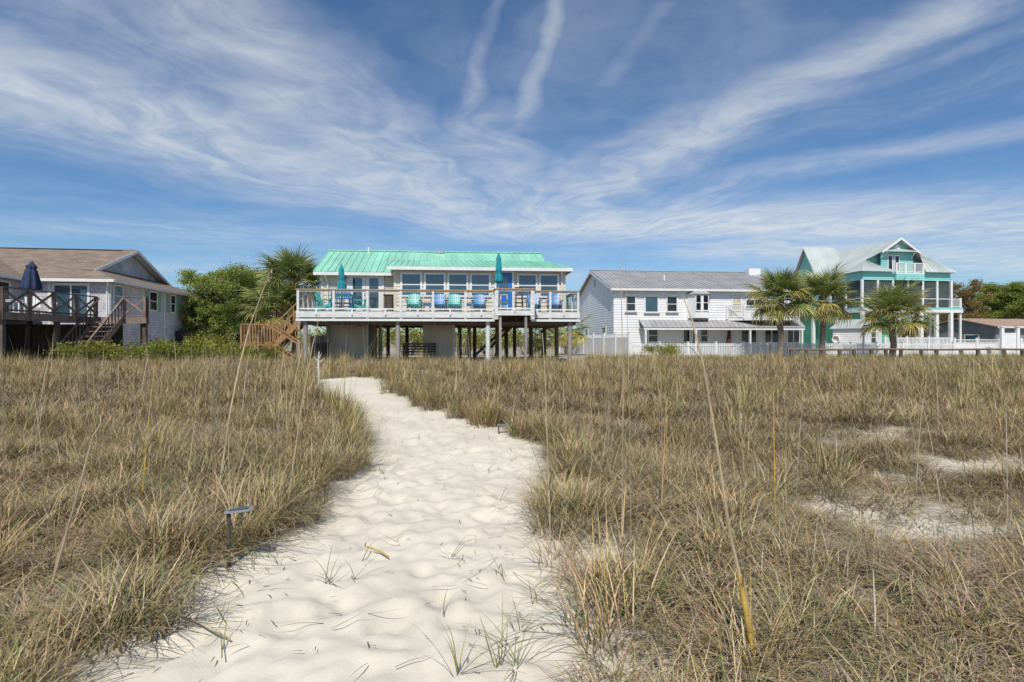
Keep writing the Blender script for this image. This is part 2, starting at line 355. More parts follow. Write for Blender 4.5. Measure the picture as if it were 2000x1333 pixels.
# bare sand among the grass (photo pixel centre, half sizes in metres)
BARE = [(ray_ground(px, py), rx, ry) for px, py, rx, ry in [(1690,868,1.0,0.7),(1740,1000,1.2,0.5),(1870,1060,1.0,0.45),(1975,930,1.0,0.45),(1800,935,0.8,0.4),(1190,1105,0.3,0.34),
        (1120,965,0.25,0.45),(1225,1060,0.2,0.25),(20,1190,0.35,0.22),(1250,1325,0.25,0.12),(1430,940,0.4,0.25),(1930,1130,0.5,0.22),(200,1150,0.2,0.15)]]
def bare(x, y):
    b = np.zeros(np.shape(x))
    for (cx, cy), rx, ry in BARE: b = np.maximum(b, np.exp(-((x-cx)/rx)**2-((y-cy)/ry)**2))
    return b
rng = np.random.default_rng(11)
def wav(x, y, seed, f):
    r = np.random.default_rng(seed); z = 0*x
    for i in range(7):
        a = r.uniform(0, 6.28); k = f*r.uniform(0.6, 1.7); z = z+np.sin((x*np.cos(a)+y*np.sin(a))*k+r.uniform(0, 6.28))
    return z/3.5
def ground(x, y):
    x = np.asarray(x, float); y = np.asarray(y, float)
    d = dist_path(x, y); w = sstep((d+0.1)/1.2)*sstep((24-y)/6)
    z = ground0(x, y)+w*(0.07+0.07*wav(x, y, 3, 1.1)+0.05*wav(x, y, 4, 2.6))
    return z
def gz(x, y): return float(ground(np.array([x]), np.array([y]))[0])
def axis(fine0, fine1, step, lo, hi, grow):
    a = list(np.arange(fine0, fine1, step)); s = step
    while a[-1] < hi: s *= grow; a.append(a[-1]+s)
    b = []; s = step; p = fine0
    while p > lo: s *= grow; p -= s; b.append(p)
    return np.array(b[::-1]+a)
gx = axis(-2.8, 1.9, 0.032, -900, 900, 1.10); gy = axis(1.5, 7.0, 0.034, -300, 1500, 1.035)
X, Y = np.meshgrid(gx, gy); Z = ground(X, Y); D = dist_path(X, Y)
dim = np.zeros_like(Z)
cand = np.stack([rng.uniform(-3.5, 2, 5200), rng.uniform(1.2, 19, 5200)], 1)
cand = cand[dist_path(cand[:, 0], cand[:, 1]) < 0.05]
for (cx, cy) in cand[:2100]:
    a = rng.normal(1.5, 0.5); l = rng.uniform(0.10, 0.19); w = l*rng.uniform(0.55, 0.85); h = rng.uniform(0.004, 0.016)
    i0, i1 = np.searchsorted(gx, [cx-0.6, cx+0.6]); j0, j1 = np.searchsorted(gy, [cy-0.6, cy+0.6])
    xs = X[j0:j1, i0:i1]-cx; ys = Y[j0:j1, i0:i1]-cy
    p = (xs*np.cos(a)+ys*np.sin(a))/l; q = (-xs*np.sin(a)+ys*np.cos(a))/w; r2 = p*p+q*q
    dim[j0:j1, i0:i1] += h*(-np.exp(-r2**1.7)+0.6*np.exp(-((np.sqrt(r2)-1.3)/0.3)**2)*(0.6+0.5*np.sin(3*np.arctan2(q, p)+cx*9)))
Z = Z+np.clip(dim, -0.06, 0.045)*sstep((0.25-D)/0.3)+0.003*wav(X, Y, 9, 16)+0.006*wav(X, Y, 10, 5)+0.0022*wav(X, Y, 13, 38)
ny, nx = X.shape
me = bpy.data.meshes.new('ground'); me.vertices.add(nx*ny)
me.vertices.foreach_set('co', np.stack([X, Y, Z], -1).astype(np.float32).ravel())
I = (np.arange(ny-1)[:, None]*nx+np.arange(nx-1)[None, :]).ravel(); Q = np.stack([I, I+1, I+nx+1, I+nx], 1)
me.loops.add(Q.size); me.loops.foreach_set('vertex_index', Q.ravel().astype(np.int32))
me.polygons.add(len(Q)); me.polygons.foreach_set('loop_start', (np.arange(len(Q))*4).astype(np.int32)); me.polygons.foreach_set('loop_total', np.full(len(Q), 4, np.int32))
me.polygons.foreach_set('use_smooth', np.ones(len(Q), bool)); me.update(calc_edges=True)
lit = sstep((D-0.02)/0.5)*(1-np.clip(bare(X, Y)*1.5, 0, 1))*sstep((Y+1)/2)
at = me.attributes.new('litter', 'FLOAT', 'POINT'); at.data.foreach_set('value', lit.ravel().astype(np.float32))
m = bpy.data.materials.new('white_quartz_sand'); m.use_nodes = True; t = NT(m.node_tree); p = m.node_tree.nodes['Principled BSDF']
tc = t.n('ShaderNodeTexCoord'); ob = tc.outputs['Object']; la = t.n('ShaderNodeAttribute', attribute_name='litter')
n1 = t.noise(ob, 0.9, 6); n2 = t.noise(ob, 60, 4, 0.7); n3 = t.noise(ob, 7, 8, 0.7)
sand = t.mix(t.ss(n1, 0.3, 0.7), (0.595,0.54,0.435,1), (0.675,0.62,0.505,1)); sand = t.mix(t.ss(n2, 0.62, 0.8, 0, 0.35), sand, (0.38,0.33,0.26,1))
lm = t.m('MULTIPLY', la.outputs['Fac'], t.ss(n3, 0.36, 0.58, 0.15, 0.92))
dead = t.mix(t.ss(t.noise(ob, 25, 6, 0.7), 0.35, 0.65), (0.12,0.09,0.06,1), (0.30,0.24,0.17,1))
t.put(p.inputs['Base Color'], t.mix(lm, sand, dead)); p.inputs['Roughness'].default_value = 0.95; p.inputs['Specular IOR Level'].default_value = 0.15
b = t.n('ShaderNodeBump'); b.inputs['Strength'].default_value = 0.35; b.inputs['Distance'].default_value = 0.012
t.put(b.inputs['Height'], t.m('ADD', t.noise(ob, 26, 6, 0.65), t.m('MULTIPLY', n2, 0.35))); t.put(p.inputs['Normal'], b.outputs[0])
me.materials.append(m)
go = bpy.data.objects.new('ground', me); COL.objects.link(go); tag(go, 'white sand ground with a footpath trodden between dune grass', 'ground', kind='structure')

# ------------------------------------------------------------------ dune grass
STRAW = [(0.49,0.35,0.175),(0.42,0.285,0.13),(0.37,0.245,0.125),(0.31,0.22,0.14),(0.56,0.44,0.26)]
GREEN = [(0.21,0.225,0.06),(0.28,0.265,0.08),(0.165,0.20,0.065),(0.36,0.30,0.10)]
GREYB = [(0.30,0.23,0.17),(0.38,0.31,0.25),(0.22,0.155,0.11)]
def colour_mesh(name, vs, fs, cols, mat, smooth=False):
    """mesh of quads with one colour for each face"""
    V = np.asarray(vs, np.float32); Q = np.asarray(fs, np.int32); me = bpy.data.meshes.new(name)
    me.vertices.add(len(V)); me.vertices.foreach_set('co', V.ravel()); me.loops.add(Q.size); me.loops.foreach_set('vertex_index', Q.ravel())
    me.polygons.add(len(Q)); me.polygons.foreach_set('loop_start', np.arange(len(Q), dtype=np.int32)*4); me.polygons.foreach_set('loop_total', np.full(len(Q), 4, np.int32)); me.update(calc_edges=True)
    C = np.asarray(cols, np.float32); C = np.concatenate([C, np.ones((len(C), 1), np.float32)], 1)
    ca = me.color_attributes.new('col', 'FLOAT_COLOR', 'CORNER'); ca.data.foreach_set('color', np.repeat(C, 4, axis=0).ravel())
    me.materials.append(mat); return me
def blade(vs, fs, cols, r, base, ang, length, lean, curl, width, col, segs=5):
    """a narrow leaf that bends over; curl > 1 turns its tip down and round"""
    b = len(vs); dirx, diry = math.cos(ang), math.sin(ang); sx, sy = -diry, dirx
    p = [base[0], base[1], base[2]]; pitch = math.pi/2-lean; tw = r.uniform(-0.25, 0.25)
    for i in range(segs+1):
        t = i/segs; w = width*(1-t**2.2)*0.5+0.0004
        vs.append((p[0]+sx*w, p[1]+sy*w, p[2])); vs.append((p[0]-sx*w, p[1]-sy*w, p[2]))
        dl = length/segs
        p = [p[0]+dirx*math.cos(pitch)*dl, p[1]+diry*math.cos(pitch)*dl, p[2]+math.sin(pitch)*dl]
        pitch -= curl/segs*(0.5+t); a2 = tw/segs
        dirx, diry = dirx*math.cos(a2)-diry*math.sin(a2), dirx*math.sin(a2)+diry*math.cos(a2); sx, sy = -diry, dirx
        if p[2] < 0.004: p[2] = 0.004+0.01*r.random()
    for i in range(segs):
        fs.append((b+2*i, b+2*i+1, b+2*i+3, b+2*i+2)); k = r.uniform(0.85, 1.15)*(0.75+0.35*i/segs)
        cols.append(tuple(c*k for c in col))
def clump(seed, kind, wide=1.0, cnt=1.0):
    r = random.Random(seed); vs, fs, cols = [], [], []
    n = int({'curly': 78, 'green': 62, 'dry': 66, 'thatch': 80}[kind]*cnt)
    for _ in range(n):
        rad = 0.19*math.sqrt(r.random())*(1.5 if kind == 'thatch' else 1); a = r.uniform(0, 6.283); base = (rad*math.cos(a), rad*math.sin(a), -0.02)
        ang = a+r.gauss(0, 0.9)
        if kind == 'curly': L = r.uniform(0.28, 0.60); lean = r.uniform(0.15, 0.9); cu = r.uniform(1.6, 4.2); c = r.choice(STRAW if r.random() < 0.62 else (GREEN if r.random() < 0.4 else GREYB)); w = 0.0055
        elif kind == 'green': L = r.uniform(0.32, 0.72); lean = r.uniform(0.05, 0.55); cu = r.uniform(0.3, 2.2); c = r.choice(GREEN if r.random() < 0.42 else STRAW); w = 0.0062
        elif kind == 'dry': L = r.uniform(0.25, 0.58); lean = r.uniform(0.1, 0.8); cu = r.uniform(0.6, 3.0); c = r.choice(STRAW if r.random() < 0.55 else (GREEN[:2]+GREYB)); w = 0.0055
        else: L = r.uniform(0.15, 0.42); lean = r.uniform(0.6, 1.5); cu = r.uniform(0.3, 2.6); c = r.choice(GREYB if r.random() < 0.65 else STRAW); w = 0.0056
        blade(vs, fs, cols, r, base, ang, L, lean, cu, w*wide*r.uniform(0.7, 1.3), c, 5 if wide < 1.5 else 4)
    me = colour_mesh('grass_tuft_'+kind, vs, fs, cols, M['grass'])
    return bpy.data.objects.new('grass_tuft', me)
tufts = bpy.data.collections.new('grass_tufts')
KN = ['curly', 'curly', 'curly', 'green', 'green', 'dry', 'dry', 'thatch', 'thatch']
for i, k in enumerate(KN): o = clump(100+i, k); o.name = 'tuft_%02d' % i; tufts.objects.link(o)
for i, k in enumerate(KN): o = clump(200+i, k, 1.55, 0.85); o.name = 'tuft_%02d' % (i+len(KN)); tufts.objects.link(o)
NK = len(KN)
pts = []
def scatter(n, y0, y1, spread):
    yy = np.sqrt(rng.uniform(y0*y0, y1*y1, n)); xx = rng.uniform(-1, 1, n)*(yy*0.93+spread); return xx, yy
sets = [scatter(4000, 1.15, 9.0, 0.5), scatter(5600, 8.5, 17, 1.0), scatter(7500, 16.5, 33, 1.5)]
for si, (xx, yy) in enumerate(sets):
    d = dist_path(xx, yy)+0.10*wav(xx, yy, 21, 5)+rng.normal(0, 0.05, len(xx)); br = bare(xx, yy)
    keep = (d > 0.13) & (rng.random(len(xx)) > np.clip(br*1.35, 0, 0.86))
    keep &= ~((np.hypot((xx+2.0)/0.28, (yy-3.72)/0.48) < 1) | (np.hypot((xx+0.16)/0.25, (yy-9.2)/0.7) < 1))       # open round the path lights
    keep &= ~((yy > 25.6+0.02*(xx+10)) & (xx > -10.6) & (xx < 4.3) & (yy > 27))      # bare under the raised house
    pt = 0.5+0.5*wav(xx, yy, 31, 0.9)
    for x, y, dd, pv, kk in zip(xx, yy, d, pt, keep):
        if not kk: continue
        u = rng.random()
        if dd < 0.55: k = rng.choice([3, 4, 0, 5, 1], p=[.27, .27, .16, .15, .15])
        elif pv > 0.8: k = rng.choice([7, 8, 0, 1, 5])
        elif y > 12: k = rng.choice(9, p=[.14,.14,.13,.09,.09,.16,.16,.05,.04])
        else: k = rng.choice(9, p=[.17,.17,.17,.06,.06,.11,.10,.08,.08])
        s = rng.uniform(0.70, 1.10)*(0.85 if y < 3 else 1); hz = min(1.0, 0.66+0.028*max(0, y-4))*(0.7 if bare(np.array(x), np.array(y)) > 0.12 else 1)*(1.25 if k in (3, 4) and rng.random() < 0.35 else 1)
        pts.append((x, y, 0, k+(NK if y > 8.7 else 0), rng.uniform(0, 6.283), s, s*hz*rng.uniform(0.75, 1.15)))
pa = np.array(pts); pa[:, 2] = ground(pa[:, 0], pa[:, 1])
me = bpy.data.meshes.new('dune_grass'); me.vertices.add(len(pa)); me.vertices.foreach_set('co', pa[:, :3].astype(np.float32).ravel())
for nm, typ, ci in (('idx', 'INT', 3), ('rz', 'FLOAT', 4), ('sx', 'FLOAT', 5), ('sz', 'FLOAT', 6)):
    a = me.attributes.new(nm, typ, 'POINT'); a.data.foreach_set('value', pa[:, ci].astype(np.int32 if typ == 'INT' else np.float32))
gobj = bpy.data.objects.new('dune_grass', me); COL.objects.link(gobj)
tag(gobj, 'dry tan and olive dune grass covering the ground on both sides of the sand path', 'grass', kind='stuff')
ng = bpy.data.node_groups.new('scatter_grass', 'GeometryNodeTree')
ng.interface.new_socket('Geometry', in_out='INPUT', socket_type='NodeSocketGeometry'); ng.interface.new_socket('Geometry', in_out='OUTPUT', socket_type='NodeSocketGeometry')
N = ng.nodes; gi = N.new('NodeGroupInput'); gout = N.new('NodeGroupOutput'); ins = N.new('GeometryNodeInstanceOnPoints'); ci = N.new('GeometryNodeCollectionInfo')
ci.inputs['Collection'].default_value = tufts; ci.inputs['Separate Children'].default_value = True; ci.inputs['Reset Children'].default_value = True
def na(nm, typ):
    a = N.new('GeometryNodeInputNamedAttribute'); a.data_type = typ; a.inputs[0].default_value = nm; return a.outputs[0]
cr = N.new('ShaderNodeCombineXYZ'); cs = N.new('ShaderNodeCombineXYZ'); L = ng.links
L.new(na('rz', 'FLOAT'), cr.inputs[2]); sxo = na('sx', 'FLOAT'); L.new(sxo, cs.inputs[0]); L.new(sxo, cs.inputs[1]); L.new(na('sz', 'FLOAT'), cs.inputs[2])
L.new(gi.outputs[0], ins.inputs['Points']); L.new(ci.outputs[0], ins.inputs['Instance']); ins.inputs['Pick Instance'].default_value = True
L.new(na('idx', 'INT'), ins.inputs['Instance Index']); L.new(cr.outputs[0], ins.inputs['Rotation']); L.new(cs.outputs[0], ins.inputs['Scale']); L.new(ins.outputs[0], gout.inputs[0])
md = gobj.modifiers.new('scatter', 'NODES'); md.node_group = ng
# ------------------------------------------------------------------ furniture builders
def adirondack(label, mat, loc, rz, group=None, rocker=None, tall=1.0):
    t = thing('adirondack_chair', label, 'chair', loc, rz, group)       # faces local -y
    m = MB()
    for i in range(6): m.beam((-0.27, -0.30+i*0.105, 0.37-i*0.026), (0.27, -0.30+i*0.105, 0.37-i*0.026), 0.085, 0.022)
    m.build('seat', mat, t)
    m = MB()
    for i in range(6):
        x = -0.235+i*0.094; h = 0.93-0.5*abs(x)**1.6; m.beam((x*0.9, 0.20, 0.26), (x*1.12, 0.46, h*tall), 0.078, 0.02)
    m.beam((-0.27, 0.30, 0.46), (0.27, 0.30, 0.46), 0.05, 0.06); m.beam((-0.26, 0.42, 0.74), (0.26, 0.42, 0.74), 0.03, 0.06)
    m.build('backrest', mat, t)
    for s in (-1, 1):
        MB().box(s*0.34-0.065, s*0.34+0.065, -0.36, 0.36, 0.56, 0.585).build('arm', mat, t)
        MB().box(s*0.30-0.02, s*0.30+0.02, -0.33, -0.24, 0.0, 0.56).build('leg', mat, t)
        MB().beam((s*0.285, -0.30, 0.345), (s*0.285, 0.52, 0.04), 0.03, 0.12).build('leg', mat, t)
        MB().beam((s*0.33, 0.30, 0.57), (s*0.31, 0.33, 0.16), 0.03, 0.08).build('leg', mat, t)
        if rocker: MB().beam((s*0.30, -0.42, 0.03), (s*0.30, 0.55, 0.03), 0.03, 0.05).build('rocker', rocker, t)
    return t
def side_table(label, mat, loc, rz, h=0.42, w=0.42, cat='table', name='side_table', group=None):
    t = thing(name, label, cat, loc, rz, group); m = MB()
    for i in range(5): m.box(-w/2+i*w/5+0.005, -w/2+(i+1)*w/5-0.005, -w/2, w/2, h-0.025, h)
    m.box(-w/2+0.03, w/2-0.03, -w/2+0.03, w/2-0.03, h-0.09, h-0.026); m.build('table_top', mat, t)
    for sx in (-1, 1):
        for sy in (-1, 1): MB().box(sx*(w/2-0.06)-0.025, sx*(w/2-0.06)+0.025, sy*(w/2-0.06)-0.025, sy*(w/2-0.06)+0.025, 0, h-0.09).build('leg', mat, t)
    MB().box(-w/2+0.05, w/2-0.05, -w/2+0.06, w/2-0.06, 0.12, 0.14).build('shelf', mat, t)
    return t
def tall_chair(label, mat, loc, rz, seat=0.62, back=1.05, w=0.46, group=None, name='tall_chair', stool=False):
    t = thing(name, label, 'stool' if stool else 'chair', loc, rz, group)
    m = MB()
    for i in range(4): m.box(-w/2+0.01, w/2-0.01, -w/2+i*w/4+0.006, -w/2+(i+1)*w/4-0.006, seat-0.03, seat)
    m.build('seat', mat, t)
    for sx in (-1, 1):
        MB().beam((sx*w*0.46, -w*0.48, 0), (sx*w*0.40, -w*0.38, seat-0.03), 0.04, 0.04).build('leg', mat, t)
        MB().beam((sx*w*0.46, w*0.48, 0), (sx*w*0.40, w*0.40, seat-0.03), 0.04, 0.04).build('leg', mat, t)
    m = MB()
    for z in (0.22, 0.38): m.beam((-w*0.44, -w*0.45, z), (w*0.44, -w*0.45, z), 0.025, 0.035); m.beam((-w*0.44, w*0.45, z), (w*0.44, w*0.45, z), 0.025, 0.035)
    for s in (-1, 1): m.beam((s*w*0.44, -w*0.45, 0.3), (s*w*0.44, w*0.45, 0.3), 0.025, 0.035)
    m.build('stretcher', mat, t)
    if not stool:
        m = MB()
        for i in range(5): x = -w*0.38+i*w*0.19; m.beam((x, w*0.42, seat), (x*1.05, w*0.62, back), 0.06, 0.018)
        m.beam((-w*0.45, w*0.60, back-0.04), (w*0.45, w*0.60, back-0.04), 0.03, 0.08); m.build('backrest', mat, t)
    return t
def parasol(label, mat, loc, z_lo, z_hi, wid, pole_mat, lean=0.0, base=True, group=None, ties=((0.72, 0.62),)):
    """folded garden parasol: pole, gathered cloth with pleats, finial, foot"""
    t = thing('folded_parasol', label, 'parasol', loc, 0, group); t.rotation_euler = (0, lean, 0.3)
    MB().tube([(0,0,0.0), (0,0,z_hi+0.04)], 0.022, 8).build('pole', pole_mat, t)
    n, rows = 32, 16; vs = []; fs = []; H = z_hi-z_lo
    for j in range(rows+1):
        f = j/rows; rad = wid*(0.5-0.36*f**1.15)
        for tz, k in ties: rad *= 1-(1-k)*math.exp(-((f-tz)/0.05)**2)
        if f > 0.80: rad = wid*(0.30-0.28*((f-0.80)/0.2)**0.8) if f < 1 else 0.02
        for i in range(n):
            a = 2*math.pi*i/n; r = rad*(1+0.20*math.sin(8*a+f*1.2)+0.07*math.sin(3*a+5*f)) + 0.022
            vs.append((r*math.cos(a), r*math.sin(a), z_lo+H*f+(0.05*math.sin(8*a) if j == 0 else 0)))
    for j in range(rows):
        for i in range(n): fs.append((j*n+i, j*n+(i+1)%n, (j+1)*n+(i+1)%n, (j+1)*n+i))
    fs.append(tuple(range(n))); fs.append(tuple(rows*n+i for i in range(n)))
    MB().add(vs, fs).build('canopy', mat, t, smooth=True)
    MB().tube([(0,0,z_hi-0.01), (0,0,z_hi+0.03), (0,0,z_hi+0.07)], [0.03, 0.035, 0.01], 8).build('finial', pole_mat, t)
    if base: MB().tube([(0,0,0), (0,0,0.05), (0,0,0.07), (0,0,0.22)], [0.25, 0.25, 0.05, 0.04], 20).build('base', M['black'], t)
    return t

# ------------------------------------------------------------------ the raised beach house with the green roof
H1 = Frame(580, 26.3, 4.8, 0.5)
h1 = H1.thing('beach_house', 'cream beach house on stilts with a green metal roof and long white deck', 'house')
FL = 2.5; VL, VM = 2.65, 1.75
UD = H1.hit(1131, 600, 0)[0]; ub0 = H1.hit(966, 600, 0)[0]; ub1 = H1.hit(1037, 600, 0)[0]
dk = MB().box(0, UD, 0.03, 3.0, FL-0.05, FL).build('deck', M['wood_grey'], h1)
for i in range(int(3.0/0.145)):
    MB().box(0.01, UD-0.01, 0.03+i*0.145, 0.03+i*0.145+0.138, FL+0.002, FL+0.018).build('deck_board', M['wood_grey'], dk)
MB().box(ub0, ub1, -0.98, 0.028, FL-0.05, FL+0.018).build('bay_floor', M['wood_grey'], dk)
def fascia(z0, z1, d, mat, nm):
    MB().box(0, ub0, -d, 0.028, z0, z1).build(nm, mat, dk); MB().box(ub1, UD, -d, 0.028, z0, z1).build(nm, mat, dk)
    MB().box(-d, 0, -d, 3.0, z0, z1).build(nm, mat, dk); MB().box(UD, UD+d, -d, 3.0, z0, z1).build(nm, mat, dk)
fascia(2.20, 2.47, 0.04, M['white_old'], 'fascia_board'); fascia(2.03, 2.135, 0.05, M['white'], 'trim_board'); fascia(2.135, 2.20, 0.015, M['dark'], 'shadow_strip')  # shade of the gap between the boards, painted as a dark strip
MB().box(ub0-0.03, ub1+0.03, -1.02, -0.98, 2.28, 2.49).build('fascia_board', M['white_old'], dk)
for s, u in ((-1, ub0), (1, ub1)): MB().box(min(u, u+s*0.03), max(u, u+s*0.03), -0.98, 0.0, 2.28, 2.49).build('fascia_board', M['white_old'], dk)
for px in (597, 686, 777, 865, 953, 1035, 1113):
    u = H1.hit(px, 640, 0.2)[0]; MB().beam((u, 0.3, 1.95), (u, 8.6, 1.95), 0.09, 0.16).build('joist', M['wood_brown'], dk)
for v in (0.32, 3.1, 6.0): MB().box(0.1, UD-0.1, v, v+0.14, 1.86, 2.03).build('beam', M['wood_brown'], dk)
RT = 3.47
def rail_run(a, b, posts, blocks, parent):
    """one straight run of guard rail: wooden cap, white rails, posts, a wire grid"""
    a, b = Vector(a), Vector(b); L = (b-a).length; d = (b-a)/L
    MB().beam(a+Vector((0,0,RT+0.025))-d*0.08, b+Vector((0,0,RT+0.025))+d*0.08, 0.15, 0.045).build('rail_cap', M['wood_cap'], parent)
    MB().beam(a+Vector((0,0,RT-0.04)), b+Vector((0,0,RT-0.04)), 0.04, 0.08).build('top_rail', M['white_old'], parent)
    MB().beam(a+Vector((0,0,2.60)), b+Vector((0,0,2.60)), 0.04, 0.06).build('bottom_rail', M['white'], parent)
    for s in posts:
        p = a+d*s; pf = MB().beam(p+Vector((0,0,2.10)), p+Vector((0,0,RT)), 0.105, 0.105).build('rail_post', M['white_old'], parent)
        MB().beam(p+Vector((0,0,3.30)), p+Vector((0,0,3.42)), 0.125, 0.125).build('bracket', M['metal'], pf) if False else None
        q = p+Vector((d.y, -d.x, 0))*0.057
        MB().beam(q+Vector((0,0,2.17)), q+Vector((0,0,2.23)), 0.05, 0.012).build('bolt_plate', M['metal'], pf)
    for s in blocks:
        p = a+d*s+Vector((d.y, -d.x, 0))*0.045; MB().beam(p+Vector((0,0,2.33)), p+Vector((0,0,2.565)), 0.08, 0.05).build('baluster_block', M['white'], parent)
        MB().beam(p+Vector((0,0,2.27)), p+Vector((0,0,2.33)), 0.075, 0.045).build('bolt_plate', M['metal'], parent)
    ps = sorted(posts)
    for s0, s1 in zip(ps, ps[1:]):
        m = MB(); z = 2.70
        while z < RT-0.09: m.beam(a+d*(s0+0.05)+Vector((0,0,z)), a+d*(s1-0.05)+Vector((0,0,z)), 0.005, 0.005); z += 0.1
        s = s0+0.1
        while s < s1-0.06: p = a+d*s; m.beam(p+Vector((0,0,2.63)), p+Vector((0,0,RT-0.08)), 0.005, 0.005); s += 0.1
        m.build('wire_grid', M['wire'], parent)
U0 = lambda px: H1.hit(px, 600, 0)[0]
rail_run((0.05,0,0), (ub0,0,0), [0.0]+[U0(p)-0.05 for p in (652, 718, 783, 846, 909)]+[ub0-0.1], [U0(p) for p in (616, 686, 751, 814, 877.5, 938)], dk)
rail_run((ub1,0,0), (UD-0.05,0,0), [0.06, U0(1074.5)-ub1, UD-0.05-ub1], [U0(1049)-ub1, U0(1101)-ub1], dk)
rail_run((ub0,-0.95,0), (ub1,-0.95,0), [0.06, ub1-ub0-0.06], [(ub1-ub0)/2], dk)
rail_run((ub0,-0.02,0), (ub0,-0.95,0), [0.0, 0.9], [], dk); rail_run((ub1,-0.95,0), (ub1,-0.02,0), [0.03, 0.9], [], dk)
rail_run((0.05,2.6,0), (0.05,0.06,0), [0.0, 0.85, 1.7, 2.5], [], dk); rail_run((UD-0.05,0.06,0), (UD-0.05,2.9,0), [0.04, 1.4, 2.8], [], dk)
# stilts
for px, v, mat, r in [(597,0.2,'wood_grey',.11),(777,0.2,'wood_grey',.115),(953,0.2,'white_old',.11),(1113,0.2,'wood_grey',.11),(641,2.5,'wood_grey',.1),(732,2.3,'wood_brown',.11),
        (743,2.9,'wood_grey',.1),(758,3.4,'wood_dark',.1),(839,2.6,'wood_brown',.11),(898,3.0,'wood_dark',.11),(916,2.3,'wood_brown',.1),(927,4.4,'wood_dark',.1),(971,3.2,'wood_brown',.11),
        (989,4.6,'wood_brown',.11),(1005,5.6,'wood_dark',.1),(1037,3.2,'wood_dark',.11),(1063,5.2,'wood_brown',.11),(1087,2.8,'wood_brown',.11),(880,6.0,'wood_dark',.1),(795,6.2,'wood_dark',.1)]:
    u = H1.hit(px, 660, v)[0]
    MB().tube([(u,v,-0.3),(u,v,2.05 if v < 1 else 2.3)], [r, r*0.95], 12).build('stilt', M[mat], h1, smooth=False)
for px in (977, 1027):
    u = H1.hit(px, 660, -0.9)[0]; MB().box(u-0.055, u+0.055, -0.95, -0.84, -0.3, 2.45).build('stilt', M['wood_grey'], h1)
for a, b in (((H1.hit(927,640,4.0)[0],4.0,0.3),(H1.hit(990,640,4.0)[0],4.0,1.9)), ((H1.hit(1000,640,4.2)[0],4.2,1.9),(H1.hit(945,640,4.2)[0],4.2,0.4))):
    MB().beam(a, b, 0.05, 0.14).build('cross_brace', M['wood_dark'], h1)
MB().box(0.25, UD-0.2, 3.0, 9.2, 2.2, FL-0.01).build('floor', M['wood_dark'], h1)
for p0, p1, v in ((643, 718, 2.75), (826, 887, 2.35)):
    a = H1.hit(p0, 660, v)[0]; b = H1.hit(p1, 660, v)[0]
    rm = MB().box(a, b, v, v+3.2, -0.3, 2.0).build('storage_room', M['cream_wall'], h1)
    for k in range(1, 4): MB().box(a+(b-a)*k/4-0.006, a+(b-a)*k/4+0.006, v-0.008, v-0.001, -0.2, 1.98).build('batten', M['cream_wall'], rm)
    MB().box(b-0.04, b+0.035, v-0.012, v+0.04, -0.3, 1.99).build('corner_trim', M['white_old'], rm)
# walls
ul = H1.hit(628, 580, VL)[0]; um = H1.hit(770, 580, VM)[0]; ur = H1.hit(1104, 580, VM)[0]
EZ1 = H1.hit(612, 534, VL-0.4)[1]; EZ2 = H1.hit(900, 524.5, VM-0.45)[1]
lap_wall(front(VL), FL, EZ1+0.12, 0.19, lambda z: (ul, um+0.05), M['cream'], 'wall', h1)
lap_wall(front(VM), FL, EZ2+0.05, 0.19, lambda z: (um, ur), M['cream'], 'wall', h1)
lap_wall(left(um), FL, EZ2+0.05, 0.19, lambda z: (VM+0.02, VL), M['cream'], 'wall', h1)
lap_wall(right(ur), FL, EZ2+0.05, 0.19, lambda z: (VM+0.02, 9.0), M['cream'], 'wall', h1)
lap_wall(left(ul), FL, EZ1+0.12, 0.19, lambda z: (VL+0.02, 9.0), M['cream'], 'wall', h1)
MB().box(ul, ur, 8.9, 9.05, FL, EZ1).build('wall', M['cream'], h1)
for u, v in ((ul+0.05, VL), (um+0.05, VM), (ur-0.06, VM)): MB(front(v)).box(u-0.07, u+0.07, 0.02, 0.045, FL, EZ2-0.02).build('corner_trim', M['cream'], h1)
# roof
rf = MB().box(ul+0.2, ur-0.6, VL+0.3, 8.5, EZ1-0.1, EZ1+0.05).build('roof', M['white_old'], h1)
ve, vr = VL-0.4, VL-0.4+3.34; vb = ve+1.6
ue = H1.hit(612, 533, ve)[0]; RZ = H1.hit(850, 493, vr)[1]; u_rr = H1.hit(1056, 498, vr)[0]; u_re = u_rr+0.15
plane = lambda v: EZ1+(RZ-EZ1)*(v-ve)/(vr-ve)
roof_panels(rf, (ue,ve,EZ1+0.1), (u_re,ve,EZ1+0.1), (u_rr,vr,RZ), (ue,vr,RZ), 35, M['green_roof'])
MB().slab([(ue,vr,RZ),(u_rr,vr,RZ),(u_re,2*vr-ve,EZ1),(ue,2*vr-ve,EZ1)], (0,0,-0.05)).build('rear_slope', M['green_roof'], rf)
MB().beam((ue-0.02,vr,RZ+0.02), (u_rr+0.02,vr,RZ+0.02), 0.22, 0.05).build('ridge_cap', M['green_roof'], rf)
us0 = H1.hit(757, 520, VM-0.45)[0]; us1 = H1.hit(1118, 526, VM-0.45)[0]; ub_l = H1.hit(769, 511, vb)[0]; ub_r = H1.hit(1073, 517, vb)[0]
zt = plane(vb)+0.13
roof_panels(rf, (us0,VM-0.45,EZ2+0.09), (us1,VM-0.45,EZ2+0.09), (ub_r,vb,zt), (ub_l,vb,zt), 31, M['green_roof'], name='porch_roof_panel')
MB().slab([(us1,VM-0.45,EZ2+0.088),(us1,vb+1.8,EZ2+0.088),(ub_r,vb,zt-0.002)], (0,0,-0.04)).build('hip_sheet', M['green_roof'], rf)
MB().beam((ub_l,vb,zt+0.015), (ub_r,vb,zt+0.015), 0.06, 0.03).build('flashing', M['green_roof'], rf)
